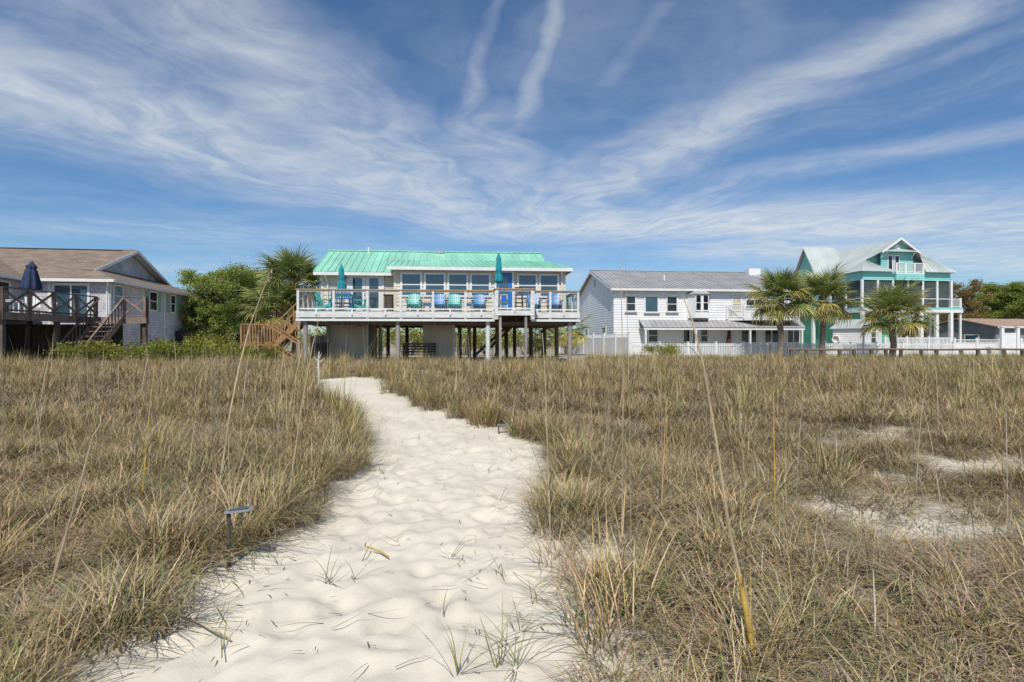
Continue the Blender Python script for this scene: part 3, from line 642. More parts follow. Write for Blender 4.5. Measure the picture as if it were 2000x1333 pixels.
MB().slab([(ul,9.0,EZ1),(ul,VL,EZ1),(ul,vr,RZ-0.08)], (0.1,0,0)).build('gable_wall', M['cream'], h1)
MB().slab([(u_rr-0.3,9.0,EZ1),(u_rr-0.3,VL,EZ1),(u_rr-0.3,vr,RZ-0.08)], (-0.1,0,0)).build('gable_wall', M['cream'], h1)
MB().box(ue,um+0.03,ve-0.05,ve+0.02,EZ1-0.09,EZ1+0.06).build('gutter', M['white'], rf)
MB().box(us0-0.02,us1+0.02,VM-0.51,VM-0.44,EZ2-0.10,EZ2+0.05).build('gutter', M['white'], rf)
MB().box(us0+0.02,us1-0.3,VM-0.43,VM+0.05,EZ2-0.02,EZ2+0.0).build('soffit', M['white_old'], rf)
MB().box(ue+0.02,um,ve+0.03,VL+0.05,EZ1-0.03,EZ1-0.01).build('soffit', M['white_old'], rf)
MB().box(us1-0.05,us1+0.02,VM-0.44,vb+1.7,EZ2-0.10,EZ2+0.045).build('gutter', M['white'], rf)
u = H1.hit(721,490,vr)[0]; MB().tube([(u,vr-0.15,RZ-0.1),(u,vr-0.15,RZ+0.2)],0.05,10).build('vent_pipe', M['white'], rf)
u = H1.hit(860,495,vr)[0]; MB().box(u-0.22,u+0.22,vr-0.3,vr-0.05,RZ-0.1,RZ+0.06).build('roof_vent', M['metal'], rf)
for px, v, z in ((636, VL, EZ1), (1097, VM, EZ2)):
    u = H1.hit(px,545,v-0.3)[0]; MB().tube([(u,v-0.38,z-0.05),(u,v-0.33,z-0.2),(u+0.05,v-0.07,z-0.42),(u+0.05,v-0.07,FL+0.05)],0.045,8).build('downspout', M['white'], h1)
# windows and doors
def span(p0, p1, v): return H1.hit(p0,550,v)[0], H1.hit(p1,550,v)[0]
WZ0, WZ1 = H1.hit(850,577,VM)[1], H1.hit(850,537,VM)[1]
for p0, p1 in ((786,821),(832,867),(877.5,911),(921.6,954.8),(1013.5,1046),(1056,1088)):
    a, b = span(p0, p1, VM); window(h1, front(VM-0.02), a, b, WZ0, WZ1, M['white'], M['glass'], 0.10)
a, b = span(969.5, 1000, VM); d = MB(front(VM-0.02)).box(a,b,0.003,0.05,FL+0.03,FL+2.06).build('door', M['blue_door'], h1)
MB(front(VM-0.02)).box(a+0.2,b-0.2,0.051,0.06,FL+0.95,FL+1.85).build('pane', M['glass'], d)
MB(front(VM-0.02)).box(a+0.15,b-0.15,0.051,0.058,FL+0.2,FL+0.75).build('panel', M['blue_door'], d)
MB(front(VM-0.02)).box(a+0.06,a+0.10,0.05,0.10,FL+0.98,FL+1.10).build('handle', M['metal'], d)
MB(front(VM-0.02)).box(a-0.1,a-0.003,0.002,0.055,FL,FL+2.16).box(b+0.003,b+0.1,0.002,0.055,FL,FL+2.16).box(a-0.003,b+0.003,0.002,0.055,FL+2.063,FL+2.16).build('door_frame', M['white'], d)
a, b = span(683, 746, VL); am = (a+b)/2
for x0, x1, s in ((a, am-0.01, 1), (am+0.01, b, -1)):
    d = MB(front(VL-0.02)).box(x0,x1,0.003,0.045,FL+0.03,FL+2.06).build('french_door', M['white'], h1)
    MB(front(VL-0.02)).box(x0+0.17,x1-0.17,0.046,0.052,FL+0.28,FL+1.82).build('pane', M['glass'], d)
    xh = x1-0.07 if s == 1 else x0+0.03
    MB(front(VL-0.02)).box(xh,xh+0.04,0.046,0.09,FL+0.95,FL+1.07).build('handle', M['metal'], d)
MB(front(VL-0.02)).box(a-0.12,a-0.003,0.002,0.06,FL,FL+2.2).box(b+0.003,b+0.12,0.002,0.06,FL,FL+2.2).box(a-0.003,b+0.003,0.002,0.06,FL+2.063,FL+2.2).build('door_frame', M['white'], h1)
u = H1.hit(673,547,VL-0.1)[0]; wl = MB().box(u-0.05,u+0.05,VL-0.06,VL-0.02,FL+1.75,FL+1.95).build('wall_light', M['metal'], h1)
MB().tube([(u,VL-0.12,FL+1.74),(u,VL-0.12,FL+1.92)],[0.06,0.035],10).build('lamp_shade', M['metal'], wl)
# what stands on the deck
ZF = 0.5+FL+0.019
def on_deck(px, v): u = H1.hit(px, 600, v)[0]; p = H1.W(u, v, 0); return (p.x, p.y, ZF)
A1 = H1.a
adirondack('teal slatted chair facing the beach, left of the four in front of the windows', M['teal'], on_deck(808,1.0), A1, 'deck chairs in a row')
adirondack('blue slatted chair right of the small blue table, second of the window row', M['blue'], on_deck(858,1.0), A1, 'deck chairs in a row')
adirondack('teal slatted chair between two blue chairs in front of the windows', M['teal'], on_deck(887,1.0), A1, 'deck chairs in a row')
adirondack('blue slatted chair nearest the blue door in the window row', M['blue'], on_deck(936,1.0), A1, 'deck chairs in a row')
adirondack('teal slatted chair seen from its side at the left end of the deck', M['teal'], on_deck(637,1.2), A1+1.45, 'deck chairs at the table')
adirondack('teal slatted chair turned left towards the teal table by the glass doors', M['teal'], on_deck(701,1.2), A1-1.45, 'deck chairs at the table')
adirondack('blue rocking chair just right of the bay in the railing', M['blue'], on_deck(1042,0.9), A1, 'blue rocking chairs', M['black'], 1.03)
adirondack('blue rocking chair at the far right end of the white deck', M['blue'], on_deck(1083,0.9), A1, 'blue rocking chairs', M['black'], 1.03)
side_table('small blue slatted table between teal and blue chair, left of the row', M['blue'], on_deck(834,0.95), A1, group='small blue tables')
side_table('small blue slatted table beside the blue chair nearest the blue door', M['blue'], on_deck(914,0.95), A1, group='small blue tables')
side_table('teal dining table under the folded parasol at the left of the deck', M['teal'], on_deck(670,1.25), A1, 0.86, 0.85, name='dining_table')
tall_chair('tall blue slatted chair in front of the teal table, left one', M['blue'], on_deck(657,0.75), A1+math.pi, group='tall blue chairs')
tall_chair('tall blue slatted chair in front of the teal table, right one', M['blue'], on_deck(678,0.72), A1+math.pi, group='tall blue chairs')
tall_chair('pale wooden bar stool standing before the blue door', M['white_old'], on_deck(984,-0.35), A1, 0.76, name='bar_stool', stool=True, w=0.36)
tall_chair('dark weathered bar stool in the bay of the railing', M['wood_dark'], on_deck(1014,-0.3), A1, 0.76, 1.15, name='bar_stool', w=0.36)
p = on_deck(759, 2.1); g = thing('storage_cabinet', 'dark slatted outdoor cabinet between glass doors and window wall', 'cabinet', p, A1)
MB().box(-0.22,0.22,-0.2,0.2,0.04,0.88).build('body', M['black'], g)
for i in range(5): MB().box(-0.21+i*0.088,-0.14+i*0.088,-0.22,-0.202,0.08,0.84).build('slat', M['wood_dark'], g)
MB().box(-0.25,0.25,-0.24,0.23,0.881,0.92).build('top', M['wood_dark'], g)
p = on_deck(667, 1.25); parasol('folded teal parasol standing in the table at the left of the deck', M['canvas_teal'], p, 1.02, 2.30, 0.36, M['wood_cap'], ties=((0.40, 0.55),))
p = on_deck(974, -0.3); parasol('tall folded teal parasol beside the blue door', M['canvas_teal'], p, 1.35, 2.72, 0.32, M['metal'], ties=((0.30, 0.6),))
# bench under the house
p = H1.W(H1.hit(818,670,1.6)[0], 1.6, 0); bn = thing('slatted_bench', 'dark slatted wooden bench in the shade under the raised house', 'bench', (p.x, p.y, 0.5), A1)
for i in range(3): MB().box(-0.85,0.85,-0.25+i*0.17,-0.1+i*0.17,0.42,0.46).build('seat_slat', M['wood_dark'], bn)
for i in range(4): MB().beam((-0.85,0.28+i*0.02,0.56+i*0.13), (0.85,0.28+i*0.02,0.56+i*0.13), 0.03, 0.09).build('back_slat', M['wood_dark'], bn)
for s in (-1, 1): MB().box(s*0.75-0.04,s*0.75+0.04,-0.24,0.24,0,0.42).beam((s*0.75,0.26,0),(s*0.75,0.36,1.02),0.08,0.05).build('leg', M['wood_dark'], bn)
# cedar stairs at the left end
sv = 2.5; SU = lambda px: H1.hit(px, 640, sv)[0]
s1 = thing('wooden_staircase', 'orange cedar stairs with pickets rising to the left end of the deck', 'stairs', H1.O, H1.a)
x0, x1, x2 = SU(478), SU(544), -0.08
MB().box(x0,x1,sv-0.6,sv+0.6,0.86,0.96).build('landing', M['wood_new'], s1)
for x in (x0+0.05, x1-0.05):
    for v in (sv-0.55, sv+0.55): MB().box(x-0.05,x+0.05,v-0.05,v+0.05,-0.3,1.95).build('post', M['wood_new'], s1)
for v in (sv-0.6, sv+0.6):
    MB().box(x0,x1,v-0.045,v+0.045,1.90,1.95).build('handrail', M['wood_new'], s1); MB().box(x0,x1,v-0.02,v+0.02,0.99,1.05).build('bottom_rail', M['wood_new'], s1)
    n = 12
    for i in range(n): x = x0+(x1-x0)*(i+0.5)/n; MB().box(x-0.022,x+0.022,v-0.02,v+0.02,0.5,1.90).build('picket', M['wood_new'], s1)
nst = 8
for i in range(nst):
    x = x1+(x2-x1)*(i+0.5)/nst; z = 0.96+(FL-0.96)*(i+1)/(nst+0.5); MB().box(x-0.14,x+0.14,sv-0.5,sv+0.5,z-0.04,z).build('tread', M['wood_new'], s1)
for v in (sv-0.55, sv+0.55):
    MB().beam((x1,v,0.9),(x2,v,FL-0.08),0.05,0.26).build('stringer', M['wood_new'], s1); MB().beam((x1,v,1.92),(x2,v,FL+0.96),0.08,0.06).build('handrail', M['wood_new'], s1)
    for i in range(6): f = (i+0.5)/6; x = x1+(x2-x1)*f; z = 0.9+(FL-0.98)*f; MB().box(x-0.02,x+0.02,v-0.018,v+0.018,z+0.12,z+1.0).build('picket', M['wood_new'], s1)
x3 = SU(597)
for dv in (-0.62, -1.5):
    MB().beam((x1-0.1,sv+dv,1.9),(x3,sv+dv,1.0),0.05,0.09).build('handrail', M['wood_new'], s1); MB().beam((x1-0.1,sv+dv,0.92),(x3,sv+dv,0.02),0.05,0.24).build('stringer', M['wood_new'], s1)
    MB().box(x3-0.04,x3+0.04,sv+dv-0.04,sv+dv+0.04,-0.3,1.02).build('post', M['wood_new'], s1)
for i in range(5): f = (i+0.5)/5; x = x1-0.1+(x3-x1+0.1)*f; MB().box(x-0.14,x+0.14,sv-1.47,sv-0.65,0.9-0.9*f,0.94-0.9*f).build('tread', M['wood_new'], s1)
p = H1.W(SU(600)+0.1, 0.6, 0); yt = thing('yellow_strap', 'yellow looped strap hanging on a grey post by the cedar stairs', 'strap', (p.x, p.y, 0.5), A1)
MB().box(-0.05,0.05,0.06,0.16,-0.2,2.02).build('post', M['wood_grey'], yt)
MB().tube([(0.14*math.cos(a),0.03,1.45+0.22*math.sin(a)) for a in np.linspace(0,6.1,14)],0.018,6).build('strap', M['reed_yellow'], yt)
# what is stored under the left end of the house
a_, b_ = H1.hit(606,660,3.4)[0], H1.hit(641,660,3.4)[0]
bs = H1.thing('board_screen', 'grey upright board screen in the shade beside the cedar stairs', 'screen')
for i in range(8): x = a_+(b_-a_)*(i+0.5)/8; MB().box(x-0.055,x+0.055,3.4,3.425,-0.2,1.35+0.03*((i*7)%3)).build('board', M['wood_grey'], bs)
for z in (0.25, 1.1): MB().box(a_,b_,3.426,3.47,z-0.05,z+0.05).build('rail', M['wood_grey'], bs)
p = H1.W(H1.hit(628,680,1.9)[0],1.9,0); wb = thing('storage_bin', 'dark bin standing in the shade under the left end of the deck', 'bin', (p.x,p.y,0.5), A1)
MB().add([(-0.22,-0.25,0.0),(0.22,-0.25,0.0),(0.22,0.22,0.0),(-0.22,0.22,0.0),(-0.29,-0.32,0.92),(0.29,-0.32,0.92),(0.29,0.32,0.92),(-0.29,0.32,0.92)],[(0,3,2,1),(4,5,6,7),(0,1,5,4),(1,2,6,5),(2,3,7,6),(3,0,4,7)]).build('body', M['black'], wb)
MB().slab([(-0.31,-0.35,0.925),(0.31,-0.35,0.925),(0.31,0.36,0.99),(-0.31,0.36,0.99)],(0,0,0.04)).build('lid', M['black'], wb)
# ------------------------------------------------------------------ grey shingled house at the left
H0 = Frame(222, 34.0, 8.0, 0.5)                       # origin: front right eave corner
h0 = H0.thing('shingled_house', 'grey shake-sided house with a brown shingle roof at the left edge', 'house')
EZ = 4.79; DEP = 14.3; OV = 0.45; FLR = 2.33; WL = -4.75; PK = 7.56; INS = 2.6
lapz = 0.62
MB().box(WL-6, -OV, OV, DEP-OV, lapz, EZ-0.12).build('wall', M['shingle_wall'], h0)
MB().box(WL-6, WL-OV, -5.2, OV-0.01, lapz, EZ-0.12).build('wing_wall', M['shingle_wall'], h0)
for v in np.linspace(1.2, DEP-1, 6): MB().box(-OV-0.55, -OV-0.1, v-0.35, v+0.35, -0.3, lapz-0.002).build('pier', M['block_wall'], h0)
MB().box(-3.2, -OV-0.03, OV+0.05, 6.5, -0.3, lapz-0.004).build('foundation', M['block_wall'], h0)
MB().box(-OV-0.002, -OV+0.03, OV+6.6, DEP-OV, lapz-0.2, lapz+0.02).build('skirt_board', M['wood_dark'], h0)
rise = (PK-EZ)/(DEP/2); zi = EZ+INS*rise
r0 = MB().slab([(0,0,EZ),(-INS,INS,zi),(-INS,DEP/2,PK),(WL-9,DEP/2,PK),(WL-9,0,EZ)], (0,0,-0.09)).build('roof', M['shingle_roof'], h0)
MB().slab([(0,0,EZ-0.001),(0,DEP,EZ-0.001),(-INS,DEP-INS,zi),(-INS,INS,zi)], (0,0,-0.09)).build('hip_slope', M['shingle_roof'], r0)
MB().slab([(0,DEP,EZ),(WL-9,DEP,EZ),(WL-9,DEP/2,PK-0.001),(-INS,DEP/2,PK-0.001),(-INS,DEP-INS,zi)], (0,0,-0.09)).build('rear_slope', M['shingle_roof'], r0)
wr = 4.4*rise                                            # wing roof running towards the beach
MB().slab([(WL,-5.6,EZ+0.004),(WL,0.0,EZ+0.004),(WL-4.4,4.4,EZ+wr+0.004),(WL-4.4,-5.6,EZ+wr+0.004)], (0,0,-0.09)).build('wing_slope', M['shingle_roof'], r0)
MB().slab([(WL-4.4,-5.6,EZ+wr),(WL-4.4,4.4,EZ+wr),(WL-8.8,0,EZ),(WL-8.8,-5.6,EZ)], (0,0,-0.09)).build('wing_slope', M['shingle_roof'], r0)
MB().beam((WL-9,DEP/2,PK+0.02),(-INS+0.35,DEP/2,PK+0.02),0.25,0.05).build('ridge_cap', M['dark'], r0)
gw = MB().slab([(-INS-0.02,INS-0.1,zi-0.03),(-INS-0.02,DEP-INS+0.1,zi-0.03),(-INS-0.02,DEP/2,PK-0.1)], (-0.1,0,0)).build('gable_wall', M['shingle_wall'], h0)
for v0, v1 in ((INS-0.75, DEP/2), (DEP-INS+0.75, DEP/2)):
    z0 = zi-0.75*rise
    MB().slab([(-INS+0.55,v0,z0+0.015),(-INS+0.55,v1,PK+0.015),(-INS-0.3,v1,PK+0.015),(-INS-0.3,v0,z0+0.015)], (0,0,0.06)).build('gable_roof', M['shingle_roof'], r0)
    MB().slab([(-INS+0.56,v0,z0+0.06),(-INS+0.56,v1,PK+0.06),(-INS+0.56,v1,PK-0.16),(-INS+0.56,v0,z0-0.16)], (0.04,0,0)).build('rake_board', M['white'], r0)
    MB().slab([(-INS+0.55,v0,z0-0.02),(-INS+0.55,v1,PK-0.02),(-INS,v1,PK-0.02),(-INS,v0,z0-0.02)], (0,0,-0.02)).build('soffit', M['white_old'], r0)
def fasc(a, b): MB().beam((a[0],a[1],EZ-0.08),(b[0],b[1],EZ-0.08),0.07,0.17).build('gutter', M['white'], r0)
fasc((WL,-0.02),(0.02,-0.02)); fasc((0.02,0.05),(0.02,DEP)); fasc((WL+0.02,-5.6),(WL+0.02,-0.06))
MB().box(WL,-0.02,0.03,OV-0.002,EZ-0.17,EZ-0.13).build('soffit', M['white_old'], r0); MB().box(-OV+0.002,-0.03,0.03,DEP-0.05,EZ-0.17,EZ-0.13).build('soffit', M['white_old'], r0)
F0 = front(OV); S0 = right(-OV)
hs = lambda px, py: H0.hit(px, py, OV); hr = lambda px, py: H0.hit_side(px, py, -OV)
a0, a1 = hs(107,590)[0], hs(171,590)[0]
window(h0, F0, a0, a1, FLR+0.06, FLR+2.1, M['white'], M['glass'], 0.14, 'slide', 'sliding_door')
for u in (hs(97,560)[0], -OV-0.1): MB(F0).box(u-0.09,u+0.09,0.003,0.03,lapz,EZ-0.18).build('corner_trim', M['white'], h0)
zt0, zb0 = hr(290,572)[1], hr(290,599)[1]
for p0, p1, sh in ((222,238,0),(292,305.5,1),(333,341,1)):
    b0, b1 = hr(p0,580)[0], hr(p1,580)[0]; window(h0, S0, b0, b1, FLR+0.95, FLR+2.15, M['white'], M['glass_dark'], 0.09)
    if sh:
        for q0, q1 in ((b0-0.62,b0-0.13),(b1+0.13,b1+0.62)):
            s = MB(S0).box(q0,q1,0.003,0.035,FLR+0.85,FLR+2.2).build('shutter', M['shutter'], h0)
            for k in range(7): MB(S0).box(q0+0.05,q1-0.05,0.036,0.05,FLR+0.95+k*0.17,FLR+1.07+k*0.17).build('louvre', M['shutter'], s)
for v in (OV+0.08, DEP-OV-0.08, hr(320,600)[0]): MB(S0).box(v-0.07,v+0.07,0.003,0.03,lapz,EZ-0.18).build('corner_trim', M['white_old'], h0)
MB().tube([(-0.35,0.06,EZ-0.12),(-0.35,0.1,EZ-0.3),(-0.12-OV,OV-0.06,EZ-0.62),(-0.12-OV,OV-0.06,lapz)],0.05,8).build('downspout', M['white'], h0)
window(h0, right(WL-OV), -3.4, -2.5, FLR+0.1, FLR+2.1, M['white'], M['glass_dark'], 0.12, 'hung')
window(h0, right(WL-OV), -1.6, -0.7, FLR+0.1, FLR+2.1, M['white'], M['glass_dark'], 0.12, 'none', 'door')
p0_, p1_ = hr(333,640)[0], hr(352,640)[0]; q = H0.W(-OV+0.6, (p0_+p1_)/2, 0)
ac = thing('air_conditioner', 'black air conditioner unit on a wooden stand beside the grey house', 'air conditioner', (q.x, q.y, 0.5), H0.a)
MB().box(-0.4,0.4,-0.45,0.45,1.0,1.85).build('case', M['black'], ac); MB().box(-0.45,0.45,-0.6,0.6,0.86,0.998).build('platform', M['wood_brown'], ac)
for k in range(7): MB().box(0.402,0.412,-0.42,0.42,1.06+k*0.11,1.10+k*0.11).build('louvre', M['dark'], ac)
for sx in (-0.4,0.4):
    for sy in (-0.52,0.52): MB().box(sx-0.05,sx+0.05,sy-0.05,sy+0.05,-0.3,0.858).build('leg', M['wood_brown'], ac)
# its deck, X-braced rails and stairs
dz = 0.5+FLR; XR = -21.5
dk0 = thing('wooden_deck', 'brown weathered deck with X-braced railing and steps at the left house', 'deck', (0,0,0))
MB().box(-33, XR, 23.9, 33.6, dz-0.06, dz).build('deck_floor', M['wood_deck'], dk0); MB().slab([(XR+0.002,29.6,dz),(-19.0,29.6,dz),(-20.2,31.6,dz),(XR+0.002,33.6,dz)],(0,0,-0.06)).build('deck_floor', M['wood_deck'], dk0)
MB().box(-33,XR+0.03,23.84,23.9,dz-0.32,dz+0.01).box(XR,XR+0.04,23.9,29.5,dz-0.32,dz+0.01).box(XR,-18.97,29.5,29.58,dz-0.32,dz+0.01).build('rim_board', M['wood_deck'], dk0)
def xrail(a, b, n):
    a, b = Vector(a), Vector(b); RH = 1.05
    MB().beam(a+Vector((0,0,RH)),b+Vector((0,0,RH)),0.14,0.05).build('rail_cap', M['wood_deck'], dk0)
    MB().beam(a+Vector((0,0,0.10)),b+Vector((0,0,0.10)),0.05,0.08).build('bottom_rail', M['wood_deck'], dk0)
    for i in range(n+1):
        p = a.lerp(b, i/n); MB().beam(p+Vector((0,0,-0.3)),p+Vector((0,0,RH+0.02)),0.13,0.13).build('rail_post', M['wood_deck'], dk0)
        if i < n:
            q = a.lerp(b,(i+1)/n); o = Vector((0.012,-0.012,0))
            MB().beam(p+Vector((0,0,0.16)),q+Vector((0,0,RH-0.05)),0.04,0.09).build('brace', M['wood_deck'], dk0); MB().beam(p+o*3+Vector((0,0,RH-0.05)),q+o*3+Vector((0,0,0.16)),0.04,0.09).build('brace', M['wood_deck'], dk0)
xrail((-33,23.95,dz),(XR-0.05,23.95,dz),5); xrail((XR,24.0,dz),(XR,29.4,dz),4); xrail((-20.15,29.55,dz),(-19.05,29.55,dz),1); xrail((-19.05,29.6,dz),(-20.2,31.5,dz),1)
for x, y in ((-32,24.1),(-28,24.1),(-24.6,24.1),(XR-0.1,24.1),(XR-0.1,27),(XR-0.1,29.4),(-28,29),(-24.6,29),(-19.2,29.75),(-20.3,31.3),(-24.6,33)):
    MB().box(x-0.09,x+0.09,y-0.09,y+0.09,0.1,dz-0.06).build('post', M['wood_dark'], dk0)
MB().box(-32.9,XR-0.15,31.6,31.66,0.3,dz-0.3).build('underdeck_dark_slab', M['wood_dark'], dk0)  # solid dark slab added far back, in shade, for the dark below the deck
ns = 9; yA, yB = 29.5, 26.9
for i in range(ns):
    f = (i+1)/(ns+0.6); y = yA+(yB-yA)*f; z = dz+(0.5-dz)*f; MB().box(-21.36,-20.22,y-0.14,y+0.15,z-0.04,z).build('tread', M['wood_deck'], dk0)
for x in (-21.42,-20.16):
    MB().beam((x,yA,dz-0.1),(x,yB-0.1,0.45),0.05,0.28).build('stringer', M['wood_deck'], dk0); MB().beam((x,yA,dz+0.98),(x,yB,1.42),0.10,0.06).build('handrail', M['wood_deck'], dk0)
    MB().box(x-0.06,x+0.06,yB-0.06,yB+0.06,0.1,1.45).build('rail_post', M['wood_deck'], dk0)
    for i in range(11): f = (i+0.5)/11; y = yA+(yB-yA)*f; z = dz-0.1+(0.55-dz)*f; MB().box(x-0.018,x+0.018,y-0.02,y+0.02,z+0.1,z+1.02).build('picket', M['wood_deck'], dk0)
def pix_at(px, Y, z): return ((px-CX)*Y/FPX, Y, z)
parasol('folded navy parasol on the deck of the grey house', M['canvas_navy'], pix_at(56,27.5,dz), 1.25, 2.62, 0.74, M['wood_brown'], 0.05, ties=((0.78,0.7),))
adirondack('white plastic armchair on the left deck beside the sliding door', M['white'], pix_at(88,31,dz), -0.5, 'white deck chairs')
adirondack('white plastic armchair behind the rail under the navy parasol', M['white'], pix_at(64,27.0,dz), 0.7, 'white deck chairs')
side_table('white square table on the left deck next to the navy parasol', M['white'], pix_at(32,27.2,dz), 0.1, 0.72, 0.9, name='patio_table')

# ------------------------------------------------------------------ white two-storey house
H2 = Frame(1199, 45.0, 6.0, 0.5); h2 = H2.thing('white_house', 'white two-storey clapboard house with a grey metal roof and porch', 'house')
E2 = 5.33; D2 = 13.2; R2 = 7.39; UE = H2.hit(1562,600,0)[0]
lap_wall(front(0), 0, E2, 0.2, lambda z: (0, UE), M['siding_white'], 'wall', h2)
sl2 = (R2-E2)/(D2/2)
lap_wall(left(0), 0, R2-0.05, 0.2, lambda z: (0.02+max(0,(z-E2)/sl2), D2-0.02-max(0,(z-E2)/sl2)), M['siding_white'], 'gable_wall', h2)
lap_wall(right(UE), 0, R2-0.05, 0.2, lambda z: (0.02+max(0,(z-E2)/sl2), D2-0.02-max(0,(z-E2)/sl2)), M['siding_white'], 'gable_wall', h2)
MB().box(0.02,UE-0.02,D2-0.1,D2,0,E2).build('wall', M['siding_white'], h2)
r2 = MB().box(0.1,UE-0.1,0.15,D2-0.15,E2-0.12,E2-0.02).build('roof', M['white_old'], h2)
o2 = 0.45; ze = E2-o2*sl2+0.10
roof_panels(r2, (-0.32,-o2,ze),(UE+0.3,-o2,ze),(UE+0.3,D2/2,R2+0.10),(-0.32,D2/2,R2+0.10),46,M['grey_roof'])
MB().slab([(-0.32,D2+o2,ze),(UE+0.3,D2+o2,ze),(UE+0.3,D2/2,R2+0.10),(-0.32,D2/2,R2+0.10)],(0,0,-0.05)).build('rear_slope', M['grey_roof'], r2)
MB().beam((-0.34,D2/2,R2+0.12),(UE+0.3,D2/2,R2+0.12),0.2,0.04).build('ridge_cap', M['grey_roof'], r2)
MB().box(-0.3,UE+0.28,-o2-0.03,-o2+0.01,ze-0.22,ze-0.04).build('fascia_board', M['white'], r2); MB().box(-0.02,UE,-o2+0.012,-0.022,ze-0.2,ze-0.17).build('soffit', M['white'], r2)
for va in (-o2, D2+o2): MB().slab([(-0.34,va,ze-0.02),(-0.34,D2/2,R2+0.06),(-0.34,D2/2,R2-0.16),(-0.34,va,ze-0.24)],(0.04,0,0)).build('rake_board', M['white'], r2)
u, z = H2.hit(1294,556,3); MB().tube([(u,2.6,E2+0.6),(u,2.6,E2+1.35)],0.07,8).build('vent_pipe', M['white'], r2)
ch = MB().box(H2.hit(1466,540,5)[0],H2.hit(1489,540,5)[0],5.3,6,E2+1,R2+0.32).build('chimney', M['siding_white'], r2)
F2 = front(-0.018); q2 = lambda px, py: H2.hit(px, py, 0)
def w2(x0, x1, y0, y1, kind='hung', mp='glass_dark', fw=0.11, trim=True):
    a, zb = q2(x0, y1); b, zt = q2(x1, y0); f = window(h2, F2, a, b, zb, zt, M['white'], M[mp], fw, kind)
    if trim: MB(F2).box(a-0.16,b+0.16,0.052,0.12,zt+0.05,zt+0.22).build('head_trim', M['white'], f); MB(F2).box(a-0.15,b+0.15,0.052,0.13,zb-0.19,zb-0.11).build('sill', M['wood_grey'], f)
    return f
w2(1223,1240,580,607); w2(1260.5,1284,581,609,'none','glass'); w2(1303,1321,581,608); w2(1431,1446,582,606,'hung','tan',0.1,False)
w2(1457.5,1488.5,586,602,'slide','glass_dark',0.1,False); w2(1497,1515,586,602,'none','glass_dark',0.1,False)
# bay window
b0, b1 = q2(1342,600)[0], q2(1384,600)[0]; zb1, zt1 = q2(1360,622)[1], q2(1360,576)[1]
by = MB().slab([(b0,-0.02,zb1),(b0+0.35,-0.75,zb1),(b1-0.35,-0.75,zb1),(b1,-0.02,zb1)],(0,0,zt1-zb1)).build('bay_window', M['siding_white'], h2)
fb = front(-0.752); bm_ = (b0+b1)/2
for x0, x1 in ((b0+0.42,bm_-0.12),(bm_+0.12,b1-0.42)):
    zA, zB = zb1+0.62, zt1-0.12
    MB(fb).box(x0,x1,0.002,0.03,zA,zB).build('pane', M['glass_dark'], by); MB(fb).box(x0-0.06,x1+0.06,0.002,0.06,zA-0.1,zA-0.002).box(x0,x1,0.031,0.045,(zA+zB)/2-0.025,(zA+zB)/2+0.025).box(x0-0.06,x0-0.002,0.002,0.05,zA,zB).box(x1+0.002,x1+0.06,0.002,0.05,zA,zB).build('frame', M['white'], by)
MB().add([(b0-0.15,-0.01,zt1+0.002),(b0+0.25,-0.9,zt1+0.002),(b1-0.25,-0.9,zt1+0.002),(b1+0.15,-0.01,zt1+0.002),(b0+0.5,-0.01,zt1+0.5),(b1-0.5,-0.01,zt1+0.5)],[(0,1,4),(1,2,5,4),(2,3,5),(3,2,1,0),(0,4,5,3)]).build('bay_roof', M['grey_roof'], by)
# porch roof and what is under it
pz1 = q2(1300,625)[1]; pu0 = q2(1248,625)[0]; pe0 = H2.hit(1257,640,-1.5)[0]; pz0 = H2.hit(1300,639.5,-1.5)[1]; pe1 = H2.hit(1574,639,-1.5)[0]
pr = MB().box(pe0+0.05,pe1-0.05,-1.46,-1.36,pz0-0.2,pz0-0.04).build('porch_roof', M['white'], h2)
roof_panels(pr,(pe0,-1.5,pz0),(pe1,-1.5,pz0),(UE-0.0,-0.03,pz1),(pu0,-0.03,pz1),34,M['grey_roof'],name='porch_roof_panel')
MB().box(pe0+0.1,pe1-0.1,-1.35,-0.03,pz0-0.08,pz0-0.05).build('porch_ceiling', M['white_old'], pr)
for u in (pe0+0.2, (pe0+pe1)*0.36, (pe0+pe1)*0.62, pe1-0.25): MB().box(u-0.06,u+0.06,-1.45,-1.33,0,pz0-0.2).build('porch_post', M['white'], h2)
for x0,x1,k in ((1267,1283.5,'hung'),(1335,1346,'none'),(1369,1381,'hung'),(1421,1427,'none'),(1448,1476,'slide'),(1494,1519,'slide'),(1538,1560,'slide')):
    w2(x0,x1,644,667.5 if k == 'hung' else 669,k,'glass_dark',0.08,False)
a, b = q2(1348,650)[0], q2(1366,650)[0]; d = MB(F2).box(a,b,0.003,0.045,0.12,2.15).build('door', M['white'], h2); MB(F2).box(a+0.2,b-0.2,0.046,0.052,0.4,1.95).build('pane', M['glass'], d)
gu, gv = H2.hit_side(1162,553,0)[0], H2.hit_side(1162,553,0)[1]
gvnt = MB(left(0.02)).box(gu-0.3,gu+0.3,0.0,0.05,gv-0.35,gv+0.35).build('gable_vent', M['white_old'], h2)
for k in range(4): MB(left(0.02)).box(gu-0.25,gu+0.25,0.051,0.06,gv-0.3+k*0.16,gv-0.2+k*0.16).build('louvre', M['wood_grey'], gvnt)
for x0,x1,y0,y1 in ((1145,1149,645,655),(1177,1184,641,652)):
    a_, zt_ = H2.hit_side(x0,y0,0); b_, zb_ = H2.hit_side(x1,y1,0); window(h2, left(-0.02), a_, b_, zb_, zt_, M['white'], M['glass_dark'], 0.12)
